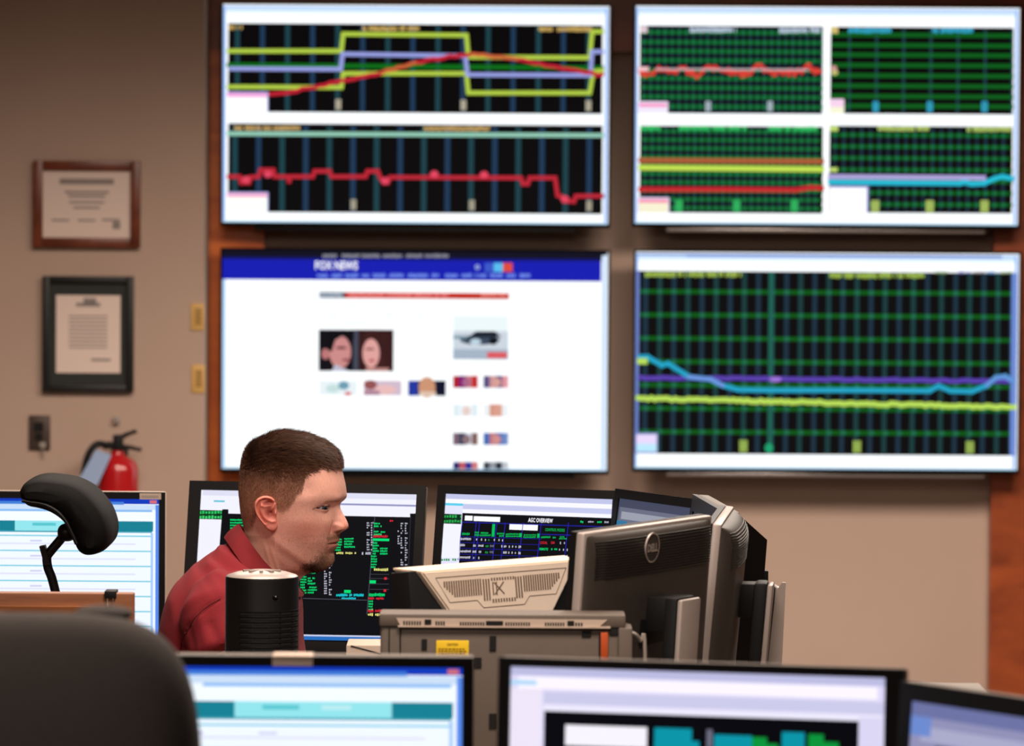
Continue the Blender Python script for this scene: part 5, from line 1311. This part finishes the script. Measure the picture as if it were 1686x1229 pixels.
# ---- shirt
SR = [(492, 962, 386, 888, 58), (496, 976, 366, 900, 84), (499, 990, 345, 912, 118), (500, 1006, 322, 930, 152), (500, 1024, 300, 950, 178), (500, 1044, 282, 974, 192), (502, 1070, 268, 1006, 196), (506, 1100, 260, 1050, 192), (506, 1160, 256, 1120, 184), (498, 1240, 262, 1220, 176), (492, 1320, 268, 1310, 172), (490, 1400, 272, 1400, 178)]
bm = bmesh.new(); n = 64; rings = []
kr = np.array(spline([np.array(s, float) for s in SR], 4))
for (fx, fy, bx_, by, w_) in kr:
    r_ = []
    for j in range(n):
        a = 2 * math.pi * j / n; c = math.cos(a); s = math.sin(a); ee = 2 / 2.3
        f_ = .5 + .5 * math.copysign(abs(c) ** ee, c); x = bx_ + (fx - bx_) * f_; y = by + (fy - by) * f_
        # shoulders ride higher than the spine line
        r_.append(bm.verts.new(((x - 470) / K, -w_ / 1000 * math.copysign(abs(s) ** ee, s), ORG.z + (845 - y) / K)))
    rings.append(r_)
for a, b in zip(rings, rings[1:]):
    for j in range(n): bm.faces.new((a[j], b[j], b[(j + 1) % n], a[(j + 1) % n]))
bm.faces.new(rings[0]); bm.faces.new(rings[-1][::-1])
for sgn in (-1, 1):
    s0 = pp(388, 972, sgn * .10); s1 = pp(374, 1000, sgn * .165); el = (pp(402, 0, 0)[0], sgn * .243, .90)
    e1 = tuple(s1[i] * .45 + el[i] * .55 for i in range(3))
    tube(bm, [s0, tuple((s0[i] + s1[i]) / 2 for i in range(3)), s1, e1], [.055, .070, .078, .072], 24)
me = bpy.data.meshes.new('shirt'); bm.to_mesh(me); bm.free()
o = bpy.data.objects.new('shirt_tmp', me); C.objects.link(o)
m_ = o.modifiers.new('r', 'REMESH'); m_.mode = 'VOXEL'; m_.voxel_size = .0055
m_ = o.modifiers.new('s', 'SMOOTH'); m_.iterations = 14; m_.factor = .6
dg = bpy.context.evaluated_depsgraph_get(); dg.update(); ev = o.evaluated_get(dg); m2 = ev.to_mesh()
sv_ = np.array([tuple(p.co) for p in m2.vertices]); sn_ = np.array([tuple(p.normal) for p in m2.vertices]); sf = [tuple(p.vertices) for p in m2.polygons]
ev.to_mesh_clear(); bpy.data.objects.remove(o); bpy.data.meshes.remove(me)
SX = 470 + sv_[:, 0] * K; SY = 845 - (sv_[:, 2] - ORG.z) * K
def fold(pl, s, amp):
    d2 = np.full(len(SX), 1e9)
    for p, q in zip(pl, pl[1:]):
        p = np.array(p, float); q = np.array(q, float); dd = q - p; t_ = np.clip(((SX - p[0]) * dd[0] + (SY - p[1]) * dd[1]) / (dd @ dd), 0, 1)
        d2 = np.minimum(d2, (SX - p[0] - t_ * dd[0]) ** 2 + (SY - p[1] - t_ * dd[1]) ** 2)
    return amp * np.exp(-d2 / s ** 2)
nearside = (sv_[:, 1] < .02)
dsp = np.zeros(len(SX))
for pl, s, a in (([(362, 903), (385, 917), (404, 930), (418, 944)], 5, .0035), ([(352, 914), (372, 924), (392, 934)], 4, -.003), ([(350, 925), (375, 934), (398, 944)], 5, .0028), ([(330, 930), (352, 944), (368, 962)], 7, -.002), ([(345, 1000), (355, 1040), (352, 1090)], 9, .003), ([(325, 1015), (334, 1050), (330, 1090)], 6, -.003), ([(290, 985), (300, 1020), (296, 1060)], 9, .002), ([(362, 1010), (385, 1050), (400, 1100)], 8, -.003)):
    dsp += fold(pl, s, a)
dsp += .0016 * np.sin(SX * .11 + 1.3 * np.sin(SY * .05)) * np.sin(SY * .045 + sv_[:, 1] * 14)
seam_pl = [(376, 968), (358, 978), (341, 992), (327, 1010), (316, 1030), (308, 1052), (303, 1085)]
dsp += fold(seam_pl, 2.4, -.0028)
sv_ = sv_ + sn_ * (dsp * nearside)[:, None]
shirt = pyobj('polo_shirt', sv_, sf, M_shirt, person)
pts = []
for p in [tuple(q) for q in spline([np.array(s, float) for s in seam_pl], 5)]:
    m = (np.abs(SX - p[0]) < 5) & (np.abs(SY - p[1]) < 5) & (sv_[:, 1] < 0)
    if m.any(): pts.append(((p[0] - 470) / K, sv_[m, 1].min() + .0012, ORG.z + (845 - p[1]) / K))
bm = bmesh.new(); tube(bm, pts, .0011, 6); obj('sleeve_seam', bm, M_seam, shirt)
# collar: a folded band round the neck, (I) inner fold line, (O) outer lower edge
CI = [(0, 486, 966, 0), (35, 476, 953, 38), (70, 449, 930, 60), (100, 425, 901, 63), (135, 406, 875, 42), (180, 394, 861.5, 0)]
CO = [(0, 503, 974, 0), (35, 500, 984, 46), (70, 452, 968, 84), (100, 408, 931, 98), (135, 383, 901, 62), (180, 366.5, 886, 0)]
def cint(T_, a):
    a = abs(a); A_ = [t_[0] for t_ in T_]; return tuple(np.interp(a, A_, [t_[i] for t_ in T_]) for i in (1, 2, 3))
bm = bmesh.new(); rings = []
N_ = 96
for k in range(N_):
    a = -180 + 360 * (k + .5) / N_
    if abs(a) < 7: rings.append(None); continue
    I_ = np.array([np.mean([cint(CI, a + d_)[i] for d_ in (-12, -6, 0, 6, 12) if abs(a + d_) <= 180] ) for i in range(3)]); O_ = np.array([np.mean([cint(CO, a + d_)[i] for d_ in (-12, -6, 0, 6, 12) if abs(a + d_) <= 180]) for i in range(3)])
    if abs(a) > 168: I_ = np.array(cint(CI, a)); O_ = np.array(cint(CO, a))
    sg = 1 if a > 0 else -1
    prof = []
    U = O_ + (I_ - O_) * .12; U = U + np.array([3 * (1 if abs(a) > 90 else -1), 3, -6])          # under edge, inside
    for f, h in ((0, 0), (.25, 3.0), (.5, 4.0), (.75, 3.2), (1.0, .5)):
        q = O_ * (1 - f) + I_ * f; prof.append((q[0] - h * .45 * (1 if abs(a) > 60 else -.2), q[1] - h * .45, q[2] + h * .6))
    prof.append((I_[0] + (2.5 if abs(a) > 90 else -2.5), I_[1] + 2.5, I_[2] - 2.5)); 
    prof.append(((I_[0] + O_[0]) / 2 + 3, (I_[1] + O_[1]) / 2 + 6, (I_[2] + O_[2]) / 2 - 6)); prof.append((O_[0] + 1.5, O_[1] + 1.8, O_[2] - 3.5))
    rings.append([bm.verts.new(((p[0] - 470) / K, -sg * max(p[2], 0) / 1000, ORG.z + (845 - p[1]) / K)) for p in prof])
for k in range(N_):
    a_, b_ = rings[k], rings[(k + 1) % N_]
    if a_ is None or b_ is None: continue
    for j in range(8): bm.faces.new((a_[j], b_[j], b_[(j + 1) % 8], a_[(j + 1) % 8]))
for k in range(N_):
    if rings[k] is not None and (rings[(k + 1) % N_] is None or rings[k - 1] is None): bm.faces.new(rings[k])
for _ in range(2): bmesh.ops.smooth_vert(bm, verts=bm.verts, factor=.35, use_axis_x=True, use_axis_y=True, use_axis_z=True)
obj('collar', bm, M_collar, shirt)

# ---- trousers and shoes
tr = [skin_mesh([[(hx, sgn * .09, hipz + .02, .10), (hx + .22, sgn * .12, hipz + .02, .094), (hx + .44, sgn * .14, hipz, .073), (hx + .455, sgn * .14, .30, .066), (hx + .43, sgn * .14, .13, .062)]]) for sgn in (-1, 1)]
b0 = 0; tv, tf = [], []
for v, f in tr: tv.append(v); tf += [tuple(i + b0 for i in q) for q in f]; b0 += len(v)
pyobj('trousers', np.vstack(tv), tf, M_trouser, person)
for sgn in (-1, 1):
    bm = bmesh.new(); pad(bm, hx + .51, sgn * .145, .048, .14, .05, .047, 2.8); obj('shoe', bm, M_blackm, person)

# ---- his chair
t = thing('office_chair', 'low-backed dark chair the man in the red shirt sits on', 'chair', (ORG.x + hx, ORG.y, 0))
bm = bmesh.new(); pad(bm, .06, 0, .40, .25, .24, .04, 4); obj('seat', bm, M_fabric, t)
bm = bmesh.new(); pad(bm, -.205, 0, .76, .03, .2, .16, 4); obj('backrest', bm, M_fabric, t)
bm = bmesh.new(); tube(bm, [(0, 0, .36), (-.2, 0, .36), (-.24, 0, .42), (-.235, 0, .72)], .018, 8); obj('back_support', bm, M_black, t)
five_star(t, 0.02, 0)
